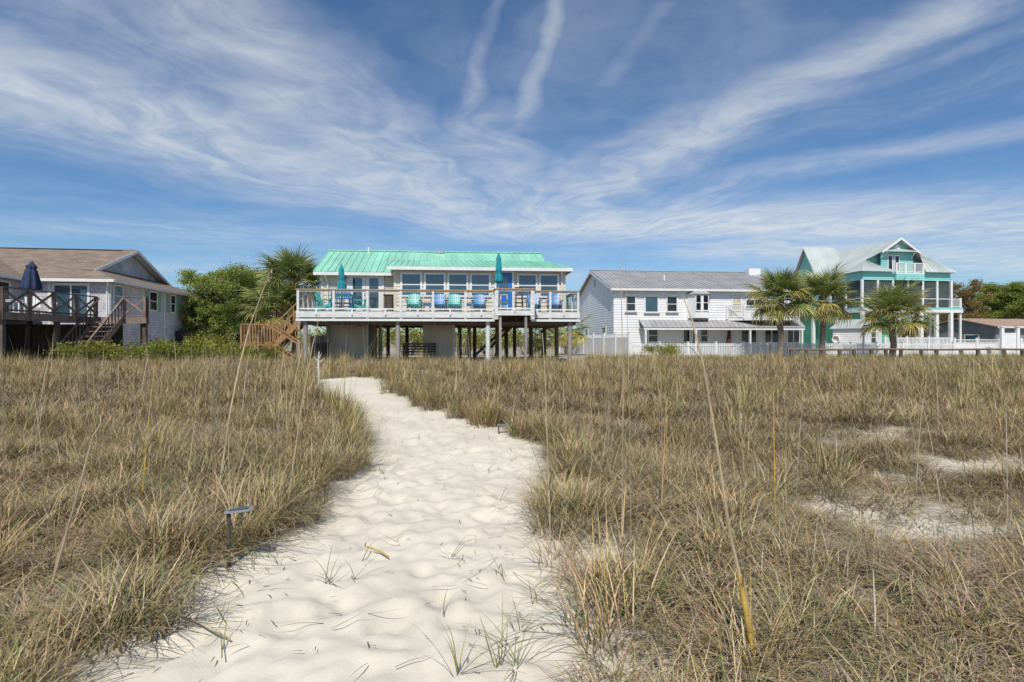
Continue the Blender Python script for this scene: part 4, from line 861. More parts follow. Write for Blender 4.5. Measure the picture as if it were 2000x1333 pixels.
# balcony over the porch
bz = q2(1450,623)[1]; bt = bz+1.0
pts_b = [(q2(1419,610)[0],-0.1),(H2.hit(1486,610,-1.55)[0],-1.55),(H2.hit(1563,610,-1.55)[0],-1.55),(H2.hit(1563,610,-1.55)[0],-0.05)]
bl = MB().slab([(x,y,bz-0.16) for x,y in pts_b]+[(pts_b[0][0],-0.03,bz-0.16)],(0,0,0.16)).build('balcony', M['white'], h2)
for (xa,ya),(xb,yb) in zip(pts_b, pts_b[1:]):
    for z, h in ((bt,0.07),(bz+0.12,0.06)): MB().beam((xa,ya,z),(xb,yb,z),0.08,h).build('rail', M['white'], bl)
    L = math.hypot(xb-xa,yb-ya); n = max(2,int(L/0.13)); m = MB()
    for i in range(1,n): f = i/n; x, y = xa+(xb-xa)*f, ya+(yb-ya)*f; m.box(x-0.022,x+0.022,y-0.022,y+0.022,bz+0.1,bt-0.02)
    m.build('balusters', M['white'], bl)
    for f in (0.0,0.5,1.0): x, y = xa+(xb-xa)*f, ya+(yb-ya)*f; MB().box(x-0.07,x+0.07,y-0.07,y+0.07,bz-0.05,bt+0.12).build('post', M['white'], bl)
q = H2.W(q2(1414,660)[0],-0.8,0); parasol('folded maroon parasol under the porch of the white house', M['canvas_brown'], (q.x,q.y,0.5), 0.75, 2.1, 0.34, M['wood_brown'])

# ------------------------------------------------------------------ aqua three-storey house
H3 = Frame(1685, 62.0, 8.0, 0.9); h3 = H3.thing('aqua_house', 'aqua three-storey house with screened porches and a pale metal gable roof', 'house')
UW = 10.8; D3 = 12.5; zf1 = H3.hit(1700,600,0)[1]; ze3 = H3.hit(1700,530,0)[1]; zb = H3.hit(1700,547,0)[1]; uc = 5.35; RZ3 = H3.hit(1736,466,1.2)[1]
sl3 = (RZ3-ze3)/(uc+0.45)
lap_wall(front(0),zb,ze3,0.2,lambda z:(0,UW),M['aqua'],'frieze_wall',h3); lap_wall(left(0),zb,ze3,0.2,lambda z:(0.03,D3),M['aqua'],'frieze_wall',h3)
lap_wall(left(0.02),zf1-0.45,zb,0.2,lambda z:(5.2,D3),M['aqua'],'wall',h3)
lap_wall(right(UW),zf1-0.5,ze3,0.2,lambda z:(2.5,D3),M['aqua'],'wall',h3)
MB().box(0.1,UW-0.1,2.4,D3,zf1,zb+0.1).build('inner_wall', M['green_wall'], h3); MB().box(0.05,UW-0.05,D3-0.1,D3+0.02,0,ze3).build('wall', M['aqua'], h3)
MB().box(-0.03,UW+1.6,-0.05,2.5,zf1-0.18,zf1).build('floor_band', M['aqua'], h3); MB().box(-0.05,UW+1.6,-0.03,2.4,zf1-0.55,zf1-0.182).build('floor_beam', M['white'], h3)
MB().box(-0.04,0.3,2.5,D3,zf1-0.5,zf1-0.004).build('floor_beam', M['white'], h3)
for px in (1685,1715,1745,1774,1803,1831,1859):
    u = H3.hit(px,570,0)[0]; MB().box(u-0.11,u+0.11,-0.01,0.21,zf1,zb+0.02).build('porch_column', M['white'], h3)
for v in (2.6,5.1): MB().box(-0.02,0.2,v-0.12,v+0.12,zf1,zb+0.02).build('porch_column', M['white'], h3)
MB().box(0.12,UW-0.1,0.085,0.1,zf1,zb).build('screen', M['screen'], h3); MB().box(0.08,0.095,0.25,5.0,zf1,zb).build('screen', M['screen'], h3)
MB().box(0,UW,0.03,0.08,zf1+0.92,zf1+1.0).build('porch_rail', M['white'], h3); MB().box(0.02,0.07,0.2,5.0,zf1+0.92,zf1+1.0).build('porch_rail', M['white'], h3)
for px, v in ((1685,0.1),(1799,0.1),(1829,0.3),(1857,0.1),(1635,0.0),(1740,3.5),(1815,3.5)):
    u = H3.hit(px,640,v)[0] if v or px > 1680 else 0.1
    if px == 1635: u, v = 0.12, H3.hit_side(1635,640,0.1)[0]
    MB().box(u-0.17,u+0.17,v-0.15,v+0.17,-0.8,zf1-0.55).build('ground_column', M['white'], h3)
for v in (8.3,12.2): MB().box(-0.02,0.3,v-0.17,v+0.17,-0.8,zf1-0.5).build('ground_column', M['white'], h3)
gwz = zf1-0.56
MB().box(0.6,5.4,1.8,D3-0.3,-0.8,gwz).build('ground_room', M['green_wall'], h3); MB().box(0.45,0.6,2.2,3.6,-0.5,gwz-0.2).build('tan_panel', M['tan'], h3); MB().box(1.6,2.1,1.77,1.798,-0.4,gwz-0.1).build('tan_panel', M['tan'], h3)
MB().beam((H3.hit(1775,655,3)[0],4.0,0.2),(H3.hit(1812,620,3)[0],4.0,gwz),1.2,0.3).build('inner_stairs', M['wood_brown'], h3)
MB().box(UW+0.02,UW+1.55,0.2,0.26,zf1+0.95,zf1+1.02).box(UW+0.02,UW+1.55,0.2,0.26,zf1+0.08,zf1+0.14).build('balcony_rail', M['white'], h3)
m = MB()
for i in range(11): x = UW+0.1+i*0.14; m.box(x-0.02,x+0.02,0.21,0.25,zf1+0.1,zf1+0.97)
m.build('balusters', M['white'], h3); MB().box(UW+1.4,UW+1.58,0.12,0.3,-0.8,zf1+1.1).build('ground_column', M['white'], h3)
# roof with ridge running away from the sea, skirt roofs, upper balcony
r3 = MB().slab([(-0.45,-0.4,ze3-0.02),(uc,1.2,RZ3),(uc,D3+0.4,RZ3),(-0.45,D3+0.4,ze3-0.02)],(0,0,-0.06)).build('roof', M['pale_roof'], h3) if False else None
r3 = MB().box(0.1,UW-0.1,1.5,D3-0.2,ze3-0.15,ze3-0.05).build('roof', M['white_old'], h3)
ap = (1.75,1.9)
zl = lambda u: ze3+(u+0.45)*sl3
def ribbed(pts, off, nm, n, e0, e1, t0, t1, th=0.05):
    MB().slab(pts,(0,0,-th)).build(nm, M['pale_roof'], r3); m = MB(); e0,e1,t0,t1 = map(Vector,(e0,e1,t0,t1))
    for i in range(1,n): m.beam(e0.lerp(e1,i/n)+Vector((0,0,0.02)),t0.lerp(t1,i/n)+Vector((0,0,0.02)),0.035,0.05)
    m.build('roof_seams', M['pale_roof'], r3)
ribbed([(-0.45,-0.45,ze3),(ap[0],ap[1],zl(ap[0])),(uc-2.3,0.9,zl(uc-2.3)),(uc,0.7,RZ3),(uc,D3+0.4,RZ3),(-0.45,D3+0.4,ze3)],0,'left_slope',26,(-0.45,1.9,ze3),(-0.45,D3+0.4,ze3),(uc,1.9,RZ3),(uc,D3+0.4,RZ3))
ribbed([(UW+0.45,-0.45,ze3),(uc+2.3,0.9,zl(uc-2.3)),(uc,0.7,RZ3),(uc,D3+0.4,RZ3),(UW+0.45,D3+0.4,ze3)],0,'right_slope',26,(UW+0.45,1.0,ze3),(UW+0.45,D3+0.4,ze3),(uc,1.0,RZ3),(uc,D3+0.4,RZ3))
ribbed([(-0.45,-0.45,ze3-0.003),(3.75,-0.45,ze3-0.003),(ap[0],ap[1],zl(ap[0])-0.003)],0,'skirt_roof',9,(-0.45,-0.45,ze3),(3.75,-0.45,ze3),(ap[0]-0.02,ap[1]-0.03,zl(ap[0])),(ap[0]+0.02,ap[1]-0.03,zl(ap[0])))
ribbed([(7.3,-0.45,ze3-0.003),(UW+0.45,-0.45,ze3-0.003),(uc+2.4,0.85,zl(uc-2.4)-0.003)],0,'skirt_roof',7,(7.3,-0.45,ze3),(UW+0.45,-0.45,ze3),(uc+2.38,0.8,zl(uc-2.4)),(uc+2.42,0.8,zl(uc-2.4)))
zg0 = RZ3-2.1*sl3
lap_wall(front(1.3),ze3-0.1,RZ3-0.12,0.2,lambda z:(uc-2.0 if z < zg0 else uc-(RZ3-z)/sl3+0.05, uc+2.0 if z < zg0 else uc+(RZ3-z)/sl3-0.05),M['aqua'],'gable_wall',h3)
MB().slab([(0.0,1.98,ze3-0.05),(UW,1.98,ze3-0.05),(uc,1.98,RZ3-0.15)],(0,0.1,0)).build('attic_wall', M['aqua'], h3)
for s in (-1,1):
    MB().slab([(uc,0.66,RZ3+0.05),(uc+s*2.35,0.66,RZ3+0.05-2.35*sl3),(uc+s*2.35,0.66,RZ3-0.2-2.35*sl3),(uc,0.66,RZ3-0.2)],(0,0.04,0)).build('rake_board', M['white'], r3)
    MB().beam((uc+s*1.7,1.25,zg0-0.75),(uc+s*1.7,0.7,zg0-0.2),0.08,0.1).build('bracket', M['white'], h3)
MB().slab([(uc-2.0,0.6,zg0-0.1),(uc+2.0,0.6,zg0-0.1),(uc+1.7,1.27,zg0+0.3),(uc-1.7,1.27,zg0+0.3)],(0,0,-0.05)).build('pent_roof', M['pale_roof'], r3)
MB(front(1.28)).slab([(uc-0.55,0.003,RZ3-1.15),(uc+0.55,0.003,RZ3-1.15),(uc,0.003,RZ3-0.6)],(0,0.02,0)).build('gable_ornament', M['siding_white'], h3)
for x0, x1 in ((uc-1.25,uc-0.55),(uc-0.4,uc+0.3)):
    d = MB(front(1.27)).box(x0,x1,0.003,0.04,ze3+0.0,ze3+2.05).build('french_door', M['white'], h3); MB(front(1.27)).box(x0+0.13,x1-0.13,0.041,0.047,ze3+0.3,ze3+1.9).build('pane', M['glass_dark'], d)
bu0, bu1 = 3.75, 7.25; zbf = ze3-0.15
bal = MB().box(bu0,bu1,-0.35,1.25,zbf-0.12,zbf).build('upper_balcony', M['white'], h3); lap_wall(front(-0.35),zb,zbf-0.13,0.2,lambda z:(bu0+0.02,bu1-0.02),M['aqua'],'balcony_front',bal,back=0.3)
for u in np.linspace(bu0+0.1,bu1-0.1,4): MB().box(u-0.09,u+0.09,-0.34,-0.16,zbf,zbf+1.1).build('post', M['white'], bal)
MB().box(bu0,bu1,-0.31,-0.19,zbf+1.02,zbf+1.1).build('rail', M['white'], bal); MB().box(bu0,bu1,-0.28,-0.22,zbf+0.1,zbf+0.16).build('rail', M['white'], bal)
m = MB()
for i in range(24): x = bu0+0.1+i*0.142; m.box(x-0.018,x+0.018,-0.27,-0.235,zbf+0.15,zbf+1.03)
m.build('balusters', M['white'], bal)
# left cross gable
ug, vg = -0.6, 8.6; zgz = H3.W(0,0,0).z; gp = H3.hit_side(1570,486,-0.3)[1]
MB().slab([(-0.5,6.6,ze3-0.05),(-0.5,10.9,ze3-0.05),(-0.5,8.75,gp-0.1)],(0.6,0,0)).build('side_gable_wall', M['aqua'], h3)
for s in (-1,1): MB().slab([(-0.9,8.75,gp),(3.4,8.75,gp),(3.4,8.75+s*2.6,ze3-0.15),(-0.9,8.75+s*2.6,ze3-0.15)],(0,0,0.06)).build('side_gable_roof', M['pale_roof'], r3); MB().slab([(-0.92,8.75,gp+0.03),(-0.92,8.75+s*2.6,ze3-0.12),(-0.92,8.75+s*2.6,ze3-0.34),(-0.92,8.75,gp-0.2)],(0.04,0,0)).build('rake_board', M['white'], r3)
window(h3, left(-0.5), 7.6, 8.2, ze3+0.05, ze3+0.85, M['white'], M['glass_dark'], 0.1)

# ------------------------------------------------------------------ far grey house, shed, fences
H5 = Frame(1945, 66.0, 12.0, 0.9); h5 = H5.thing('grey_bungalow', 'low slate-grey bungalow with a tan roof at the right edge', 'house')
e5 = H5.hit(1960,638,0)[1]; d5 = 9.0; k5 = H5.hit_side(1893,623,0)[1]
MB().box(0,16,0,d5,-1,e5).build('wall', M['grey_wall'], h5); MB().slab([(0.002,0,e5),(0.002,d5,e5),(0.002,d5/2,k5-0.1)],(0.2,0,0)).build('gable_wall', M['grey_wall'], h5)
r5 = MB().slab([(-0.4,-0.5,e5-0.1),(16.4,-0.5,e5-0.1),(16.4,d5/2,k5),(-0.4,d5/2,k5)],(0,0,0.1)).build('roof', M['tan_roof'], h5)
MB().slab([(-0.4,d5+0.5,e5-0.1),(16.4,d5+0.5,e5-0.1),(16.4,d5/2,k5),(-0.4,d5/2,k5)],(0,0,0.1)).build('rear_slope', M['tan_roof'], r5); MB().box(-0.4,16.4,-0.56,-0.505,e5-0.2,e5).build('fascia_board', M['white_old'], r5)
a = H5.hit(1950,650,0)[0]; window(h5, front(0), 1.2, 2.6, e5-2.2, e5-0.9, M['white'], M['glass_dark'], 0.1); window(h5, left(0), 2.0, 3.6, e5-2.2, e5-1.0, M['white'], M['glass'], 0.1)
HS = Frame(1687, 48.0, 35.0, 0.5); sh = HS.thing('garden_shed', 'small white clapboard shed with a pale roof behind the picket fence', 'shed')
we = 2.25; rd = 2.95
lap_wall(front(0),0,rd-0.08,0.17,lambda z:(0 if z < we else (z-we)/(rd-we)*1.7, 3.4 if z < we else 3.4-(z-we)/(rd-we)*1.7),M['siding_white'],'gable_wall',sh)
lap_wall(left(0),0,we,0.17,lambda z:(0.02,2.5),M['siding_white'],'wall',sh); MB().box(0.02,3.4,2.4,2.5,0,we).box(3.3,3.4,0.1,2.39,0,we).build('wall', M['siding_white'], sh)
for a_, b_ in (((-0.2,we-0.1),(1.7,rd)),((3.6,we-0.1),(1.7,rd))): MB().slab([(a_[0],-0.2,a_[1]),(b_[0],-0.2,b_[1]),(b_[0],2.7,b_[1]),(a_[0],2.7,a_[1])],(0,0,0.06)).build('roof', M['pale_roof'], sh)
MB().box(-0.06,0.06,-0.04,0.06,0,we).build('corner_trim', M['grey_wall'], sh)
window(sh, front(-0.02), 1.25, 2.15, 0.95, 1.85, M['white'], M['glass_dark'], 0.07)
pp = HS.W(-0.08, HS.hit_side(1634,654,0)[0], 0); lr = thing('life_ring', 'round white life ring hanging on the wall of the small shed', 'life ring', (pp.x,pp.y,0.5+1.25), HS.a)
MB().tube([(-0.03,0.30*math.cos(a),0.30*math.sin(a)) for a in np.linspace(0,2*math.pi,25)],0.075,8).build('ring', M['white'], lr, smooth=True)
for a in (0.8,2.36,3.93,5.5): MB().tube([(-0.03,0.30*math.cos(a+d),0.30*math.sin(a+d)) for d in (-0.12,0,0.12)],0.082,8).build('band', M['tan'], lr)

def picket_fence(label, P, Q, zb, ht, spacing, name='picket_fence', solid=False, mat='white', group=None):
    P, Q = Vector((P[0],P[1],0)), Vector((Q[0],Q[1],0)); L = (Q-P).length; n = max(1,round(L/spacing)); ang = math.atan2(Q.y-P.y,Q.x-P.x)
    t = thing(name, label, 'fence', (P.x,P.y,zb), ang, group)
    for i in range(n+1):
        x = L*i/n; pb = MB().box(x-0.065,x+0.065,-0.065,0.065,-0.4,ht+0.08).build('fence_post', M[mat], t); MB().box(x-0.085,x+0.085,-0.085,0.085,ht+0.081,ht+0.12).build('post_cap', M[mat], pb)
    for i in range(n):
        a, b = L*i/n+0.07, L*(i+1)/n-0.07; m = MB()
        if solid:
            m.box(a,b,-0.02,0.02,-0.1,ht-0.32); k = int((b-a)/0.11)
            for j in range(k): x = a+(b-a)*(j+0.5)/k; m.box(x-0.015,x+0.015,-0.012,0.012,ht-0.28,ht-0.06)
        else:
            k = int((b-a)/0.13)
            for j in range(k): x = a+(b-a)*(j+0.5)/k; m.box(x-0.038,x+0.038,-0.012,0.012,-0.1,ht)
        m.build('fence_panel', M[mat], t)
        for z in ((ht-0.05,ht-0.3) if solid else (0.15,ht-0.16)): MB().box(a,b,-0.04,-0.021,z-0.03,z+0.03).build('fence_rail', M[mat], t)
    return t
pw = lambda px, Y: ((px-CX)*Y/FPX, Y)
picket_fence('long low white picket fence in front of the white house and palms', pw(1232,40.5), pw(1862,43.5), 0.5, 0.94, 2.1)
picket_fence('tall white board fence running back between green-roofed and white house', (8.23,40.0), (4.75,56.5), 0.55, 1.58, 2.4, 'privacy_fence', True)
picket_fence('white board fence at the right edge in front of the grey bungalow', pw(1864,47), pw(2080,47), 0.5, 1.25, 2.0, 'board_fence', True)
picket_fence('white slatted rail fence below the aqua house porch', pw(1728,52), pw(1856,52.5), 0.5, 1.45, 1.9, 'slat_fence')
gt = thing('garden_gate', 'white panel gate between two capped posts at the right edge', 'gate', pix_at(1972,45.5,0.5), 0.0)
for s in (-1,1): p_ = MB().box(s*0.62-0.11,s*0.62+0.11,-0.11,0.11,-0.3,2.2).build('gate_post', M['white'], gt); MB().box(s*0.62-0.17,s*0.62+0.17,-0.17,0.17,2.201,2.27).build('post_cap', M['white'], p_)
MB().box(-0.5,0.5,-0.02,0.02,0.05,1.75).build('gate_panel', M['white'], gt); MB().box(-0.5,0.5,-0.035,-0.021,1.65,1.75).box(-0.5,0.5,-0.035,-0.021,0.05,0.15).build('gate_rail', M['white'], gt)
lg = thing('log_rail', 'low brown log rail on short posts along the edge of the dune grass', 'rail', pix_at(1540,31,0.5), 0.0)
LX = lambda px: (px-1540)*31/FPX
MB().tube([(LX(p),0.02*math.sin(p),0.64+0.012*math.sin(p*0.03)) for p in range(1538,2090,25)],0.055,8).build('log', M['wood_brown'], lg)
for px in (1545,1575,1607,1640,1668,1702,1730,1760,1799,1829,1877,1910,1961,1997,2040): MB().box(LX(px)-0.07,LX(px)+0.07,-0.07,0.07,-0.4,0.60).build('post', M['wood_dark'], lg)
# ------------------------------------------------------------------ palms, trees, shrubs
def make_frond(seed, length=1.0, fan=0.95, green=(0.17,0.22,0.05), tip=(0.36,0.36,0.13), droop=0.5):
    """fan leaf of a cabbage palm: arched stalk and a folded fan of narrow blades, drooping at the tips"""
    r = random.Random(seed); vs, fs, cols = [], [], []
    def strip(pts, ws, side, c0, c1):
        b = len(vs)
        for p, w in zip(pts, ws): vs.append(tuple(p+side*w)); vs.append(tuple(p-side*w))
        n = len(pts)
        for i in range(n-1): fs.append((b+2*i,b+2*i+1,b+2*i+3,b+2*i+2)); f = i/max(1,n-2); cols.append(tuple(a*(1-f)+q*f for a, q in zip(c0, c1)))
    P = [Vector((length*t, 0, 0.10*math.sin(t*3.1)-0.10*t*t)) for t in (0,0.33,0.66,1)]
    strip(P, [0.028,0.02,0.017,0.014], Vector((0,1,0)), (0.20,0.21,0.07), (0.22,0.23,0.08))
    n = 30; o = P[-1]
    for i in range(n):
        f = i/(n-1)*2-1; a = f*2.15; L = fan*(1-0.28*abs(f)**2)*r.uniform(0.85,1.08); d = Vector((math.cos(a), math.sin(a), 0.18-0.15*abs(f)+r.uniform(-0.08,0.08)))
        side = Vector((-math.sin(a), math.cos(a), 0.5*(-1)**i)).normalized(); pts = []
        st = o+Vector((0.14*(1-abs(f)),0,0)); dd = droop*r.uniform(0.6,1.5)
        for t in (0,0.4,0.72,1): pts.append(st+d*L*t+Vector((0,0,-dd*L*max(0,t-0.3)**2*1.4)))
        k = r.uniform(0.75,1.25); strip(pts, [0.014,0.026,0.018,0.002], side, tuple(c*k for c in green), tuple(c*k for c in tip))
    return colour_mesh('frond', vs, fs, cols, M['frond'])
FR_G = [make_frond(i, r_, 0.95) for i, r_ in ((1,0.9),(2,1.05),(3,0.8))]
FR_Y = [make_frond(10+i, 0.95, 0.9, (0.34,0.33,0.07), (0.52,0.42,0.13), 0.9) for i in range(2)]
FR_D = [make_frond(20+i, 0.8, 0.85, (0.22,0.155,0.09), (0.33,0.24,0.15), 1.6) for i in range(2)]
def palm(label, loc, h, n, sc=1.0, lean=(0,0), trunk_r=0.17, yellow=0.25, dead=0.0, boots=0.3, seed=1, group='cabbage palms', low=-0.75):
    r = random.Random(seed); t = thing('palm_tree', label, 'palm tree', loc, r.uniform(0,6), group)
    top = Vector((lean[0], lean[1], h)); m = MB(); K = 12
    m.tube([top*(i/K)+Vector((0.04*math.sin(i*1.3),0.04*math.cos(i*0.9),-0.25 if i == 0 else 0)) for i in range(K+1)], [trunk_r*(1.12 if i < 2 else 1.0)*r.uniform(0.93,1.05) for i in range(K+1)], 12)
    m.build('trunk', M['palm_bark'], t, smooth=True); m = MB()
    for i in range(int(70*boots*h/3)):
        z = h*(1-boots*r.random()); a = r.uniform(0,6.283); c = top*(z/h); d = Vector((math.cos(a),math.sin(a),0))
        m.beam(c+d*trunk_r*0.8+Vector((0,0,-0.1)), c+d*(trunk_r+r.uniform(0.06,0.16))+Vector((0,0,r.uniform(0.08,0.2))), 0.09, 0.03)
    m.build('boots', M['boot'], t)
    for i in range(n):
        f = (i+0.5)/n; el = 1.35-f*(1.35-low)+r.gauss(0,0.12); az = i*2.39996+r.gauss(0,0.2)
        kind = FR_D if f > 1-dead else (FR_Y if (f > 0.55 and r.random() < yellow*1.8) else FR_G)
        o = bpy.data.objects.new('frond', r.choice(kind)); COL.objects.link(o); o.parent = t; s = sc*r.uniform(0.85,1.15); o.scale = (s,s,s)
        o.location = top+Vector((math.cos(az)*0.08,math.sin(az)*0.08,-0.25*f)); o.rotation_euler = (r.uniform(-0.4,0.4), -el, az)
    return t
palm('tallest of the three palms by the picket fence, nearest the white house', pix_at(1525,38.5,0.5), 4.15, 58, 1.14, (0.05,0), 0.2, seed=3)
palm('middle palm of the three by the picket fence, in front of the aqua wall', pix_at(1606,38.8,0.5), 4.05, 54, 1.12, (0.0,0.1), 0.19, seed=5, boots=0.35)
palm('shortest palm by the picket fence, right of the small shed', pix_at(1744,38.5,0.5), 2.95, 54, 1.17, (0.05,0), 0.2, seed=8, boots=0.4, low=-0.5)
palm('tall shaggy palm with a brown skirt at the left end of the green-roofed house', pix_at(578,34.5,0.5), 4.7, 80, 1.12, (0.2,0), 0.2, seed=11, dead=0.3, yellow=0.3, boots=0.6, low=-1.35)
palm('shorter yellowing palm leaning left of the tall shaggy palm', pix_at(536,33.5,0.5), 3.0, 66, 1.05, (-0.2,0), 0.18, seed=12, dead=0.3, yellow=0.7, boots=0.6, low=-1.35)
palm('small palm seen between the stilts under the right end of the raised house', pix_at(1062,39,0.5), 1.5, 26, 0.85, seed=14, yellow=0.5)
palm('low palm in the gap between the raised house and the white house', pix_at(1112,44,0.5), 2.2, 30, 0.95, seed=15, yellow=0.5, dead=0.1)

def foliage(blobs, per, size, cols, seed, flat=0.6, name='crown', up=0.35):
    """crown of many small leaf faces gathered in loose clumps"""
    r = np.random.default_rng(seed); V = []; C = []; colarr = np.array(cols)
    for (c, rad) in blobs:
        n = int(per*rad**2*4); d = r.normal(size=(n,3)); d /= np.linalg.norm(d,axis=1)[:,None]; q = np.clip(r.normal(size=(n,3)),-2.4,2.4)*rad*0.62; q[:,2] *= flat
        a = r.normal(size=(n,3))+d*0.6+np.array([0,0,up]); a /= np.linalg.norm(a,axis=1)[:,None]; b = np.cross(a, r.normal(size=(n,3))); b /= np.linalg.norm(b,axis=1)[:,None]+1e-9
        e = np.cross(a,b); s = size*r.uniform(0.6,1.4,(n,1)); o = np.array(c)+q
        V.append(np.stack([o-b*s, o-e*s*0.45, o+b*s, o+e*s*0.45],1).reshape(-1,3)); C.append(colarr[r.integers(len(cols),size=n)]*r.uniform(0.75,1.2)*r.uniform(0.75,1.25,(n,1)))
    V = np.concatenate(V); C = np.concatenate(C); return V, np.arange(len(V)).reshape(-1,4), C
PINE = [(0.22,0.275,0.05),(0.28,0.32,0.06),(0.17,0.215,0.045),(0.36,0.37,0.085)]
OAK = [(0.24,0.19,0.06),(0.29,0.23,0.07),(0.17,0.15,0.045),(0.33,0.25,0.09)]
BUSH = [(0.18,0.23,0.03),(0.26,0.28,0.04),(0.13,0.17,0.028),(0.33,0.30,0.05)]
def tree(name, label, cat, loc, h, w, nb, cols, seed, trunk=0.14, flat=0.5, stems=1, leaf=0.085, per=170, lo=0.35, group=None, dome=0.5):
    r = random.Random(seed); t = thing(name, label, cat, loc, r.uniform(0,6), group); blobs = []; m = MB()
    for s in range(stems):
        a = 6.283*s/stems+r.random(); base = Vector((math.cos(a),math.sin(a),0))*(0.0 if stems == 1 else 0.12*w); off = Vector((math.cos(a),math.sin(a),0))*w*(0.05 if stems == 1 else 0.2)
        top = Vector((0,0,h*0.86))+base+off
        tr = [base+Vector((0,0,-0.2)), base.lerp(top,0.35)+Vector((r.gauss(0,.12),r.gauss(0,.12),0)), base.lerp(top,0.7)+Vector((r.gauss(0,.2),r.gauss(0,.2),0)), top]
        m.tube(tr,[trunk*1.2,trunk,trunk*0.6,trunk*0.2],8)
        for i in range(nb//stems):
            f = (i+0.5)/(nb//stems); z = h*(lo+(0.95-lo)*f); az = i*2.4+r.random(); env = math.sqrt(max(0.05,1-((f-dome)/0.75)**2)); rad = w*0.5*env*r.uniform(0.35,1.0)
            c = Vector((math.cos(az)*rad, math.sin(az)*rad, z))+base; br = w*r.uniform(0.055,0.115)*(1.25 if nb < 50 else 1)
            k = min(0.95,max(0.2,(z/h)*0.8)); st = base.lerp(top,k); m.tube([st,st.lerp(c,0.55)+Vector((0,0,0.12)),c],[trunk*0.38,trunk*0.22,trunk*0.08],6); blobs.append((tuple(c),br))
    m.build('trunk', M['bark'], t, smooth=True); vs, fs, cc = foliage(blobs, per, leaf, cols, seed, flat)
    o = bpy.data.objects.new('crown', colour_mesh('crown', vs, fs, cc, M['leaf'])); COL.objects.link(o); o.parent = t
    return t
tree('pine_tree', 'broad flat-topped green pine between the grey house and the palms', 'tree', pix_at(440,48,0.6), 7.2, 7.4, 120, PINE, 41, 0.2, 0.5, 3, per=420, lo=0.25, leaf=0.075)
tree('pine_tree', 'smaller green pine standing close behind the shaggy palms', 'tree', pix_at(505,54,0.6), 7.4, 5.5, 72, PINE, 42, 0.18, 0.5, 2, per=420, lo=0.3, leaf=0.075)
tree('pine_tree', 'low green pine peeping past the corner of the grey house', 'tree', pix_at(388,45,0.6), 4.2, 3.2, 60, PINE, 43, 0.12, 0.6, 1, per=600, lo=0.2, leaf=0.065)
tree('oak_tree', 'olive-brown sparse tree behind the right end of the aqua house', 'tree', pix_at(1872,76,0.9), 9.0, 6.0, 90, OAK, 44, 0.2, 0.7, 2, per=260, lo=0.3)
tree('pine_tree', 'flat-topped dark pine above the grey bungalow at the right edge', 'tree', pix_at(1978,84,0.9), 9.4, 8.5, 110, PINE, 45, 0.22, 0.42, 2, per=300, lo=0.45, leaf=0.1)
tree('oak_tree', 'olive tree seen through the open ground floor of the aqua house', 'tree', pix_at(1838,84,0.9), 5.2, 6.0, 26, OAK+PINE, 46, 0.16, 0.7, 2, per=120, lo=0.2, leaf=0.12)
tree('pine_tree', 'green tree over the left end of the grey bungalow roof', 'tree', pix_at(1905,92,0.9), 5.4, 7.0, 28, PINE, 47, 0.16, 0.6, 2, per=140, lo=0.3, leaf=0.13)
def shrub(label, px, Y, w, h, seed, cols=BUSH, group='low green shrubs', z=None):
    r = random.Random(seed); x, y, _ = pix_at(px, Y, 0); zz = gz(x,y) if z is None else z; t = thing('shrub', label, 'shrub', (x,y,zz), r.uniform(0,6), group)
    blobs = []; m = MB()
    for i in range(int(10+6*w)):
        a = r.uniform(0,6.28); q = math.sqrt(r.random())*w/2; c = (q*math.cos(a), q*math.sin(a)*0.7, h*r.uniform(0.3,0.85)); blobs.append((c, 0.26*r.uniform(0.8,1.4))); m.tube([(c[0]*0.3,c[1]*0.3,-0.1),(c[0]*0.7,c[1]*0.7,c[2]*0.6),c],[0.025,0.015,0.006],5)
    m.build('stems', M['bark'], t); vs, fs, cc = foliage(blobs, 360, 0.05, cols, seed, 0.8); o = bpy.data.objects.new('leaves', colour_mesh('leaves', vs, fs, cc, M['leaf'])); COL.objects.link(o); o.parent = t
for i, (px, Y, w, h, lab) in enumerate([(165,25.2,2.6,1.0,'low green shrub at the foot of the left deck stairs'),(225,25.6,2.8,1.05,'green shrub right of the left deck stairs'),
      (290,26.4,3.0,1.1,'green shrub below the shuttered windows of the grey house'),(350,27.2,2.8,1.1,'green shrub below the air conditioner'),(405,29.5,2.6,1.5,'taller yellow-green shrub off the corner of the grey house'),
      (450,28.5,2.6,1.0,'green shrub in front of the pine trunks'),(505,27.2,2.2,0.85,'small shrub before the cedar landing'),(1290,38.8,2.6,0.85,'olive shrub in the grass before the picket fence')]):
    shrub(lab, px, Y, w, h, 60+i)
for i, (px, Y, w, h, lab) in enumerate([(735,44,3.2,1.9,'yellow-green bush seen between stilts left of the post row'),(800,43,3.6,2.1,'sunlit yellow-green bush seen above the bench under the house'),(905,44,3.0,2.0,'green bush glimpsed right of the storage room under the house'),
      (1030,46,3.5,1.9,'green bush behind the right stilts of the raised house'),(1110,50,3.0,2.2,'bush at the back of the gap beside the white fence'),(440,52,6.0,2.6,'dark thicket below the broad pine'),(665,41,3.0,1.7,'bush behind the left storage room under the house'),(860,40,3.0,1.6,'bush close behind the bench and storage room'),(960,41,3.4,1.9,'leafy bush behind the cross braces under the house'),(610,40,2.6,2.0,'bush behind the cedar stairs')]):
    shrub(lab, px, Y, w, h, 80+i, group='bushes behind the houses', z=0.5)
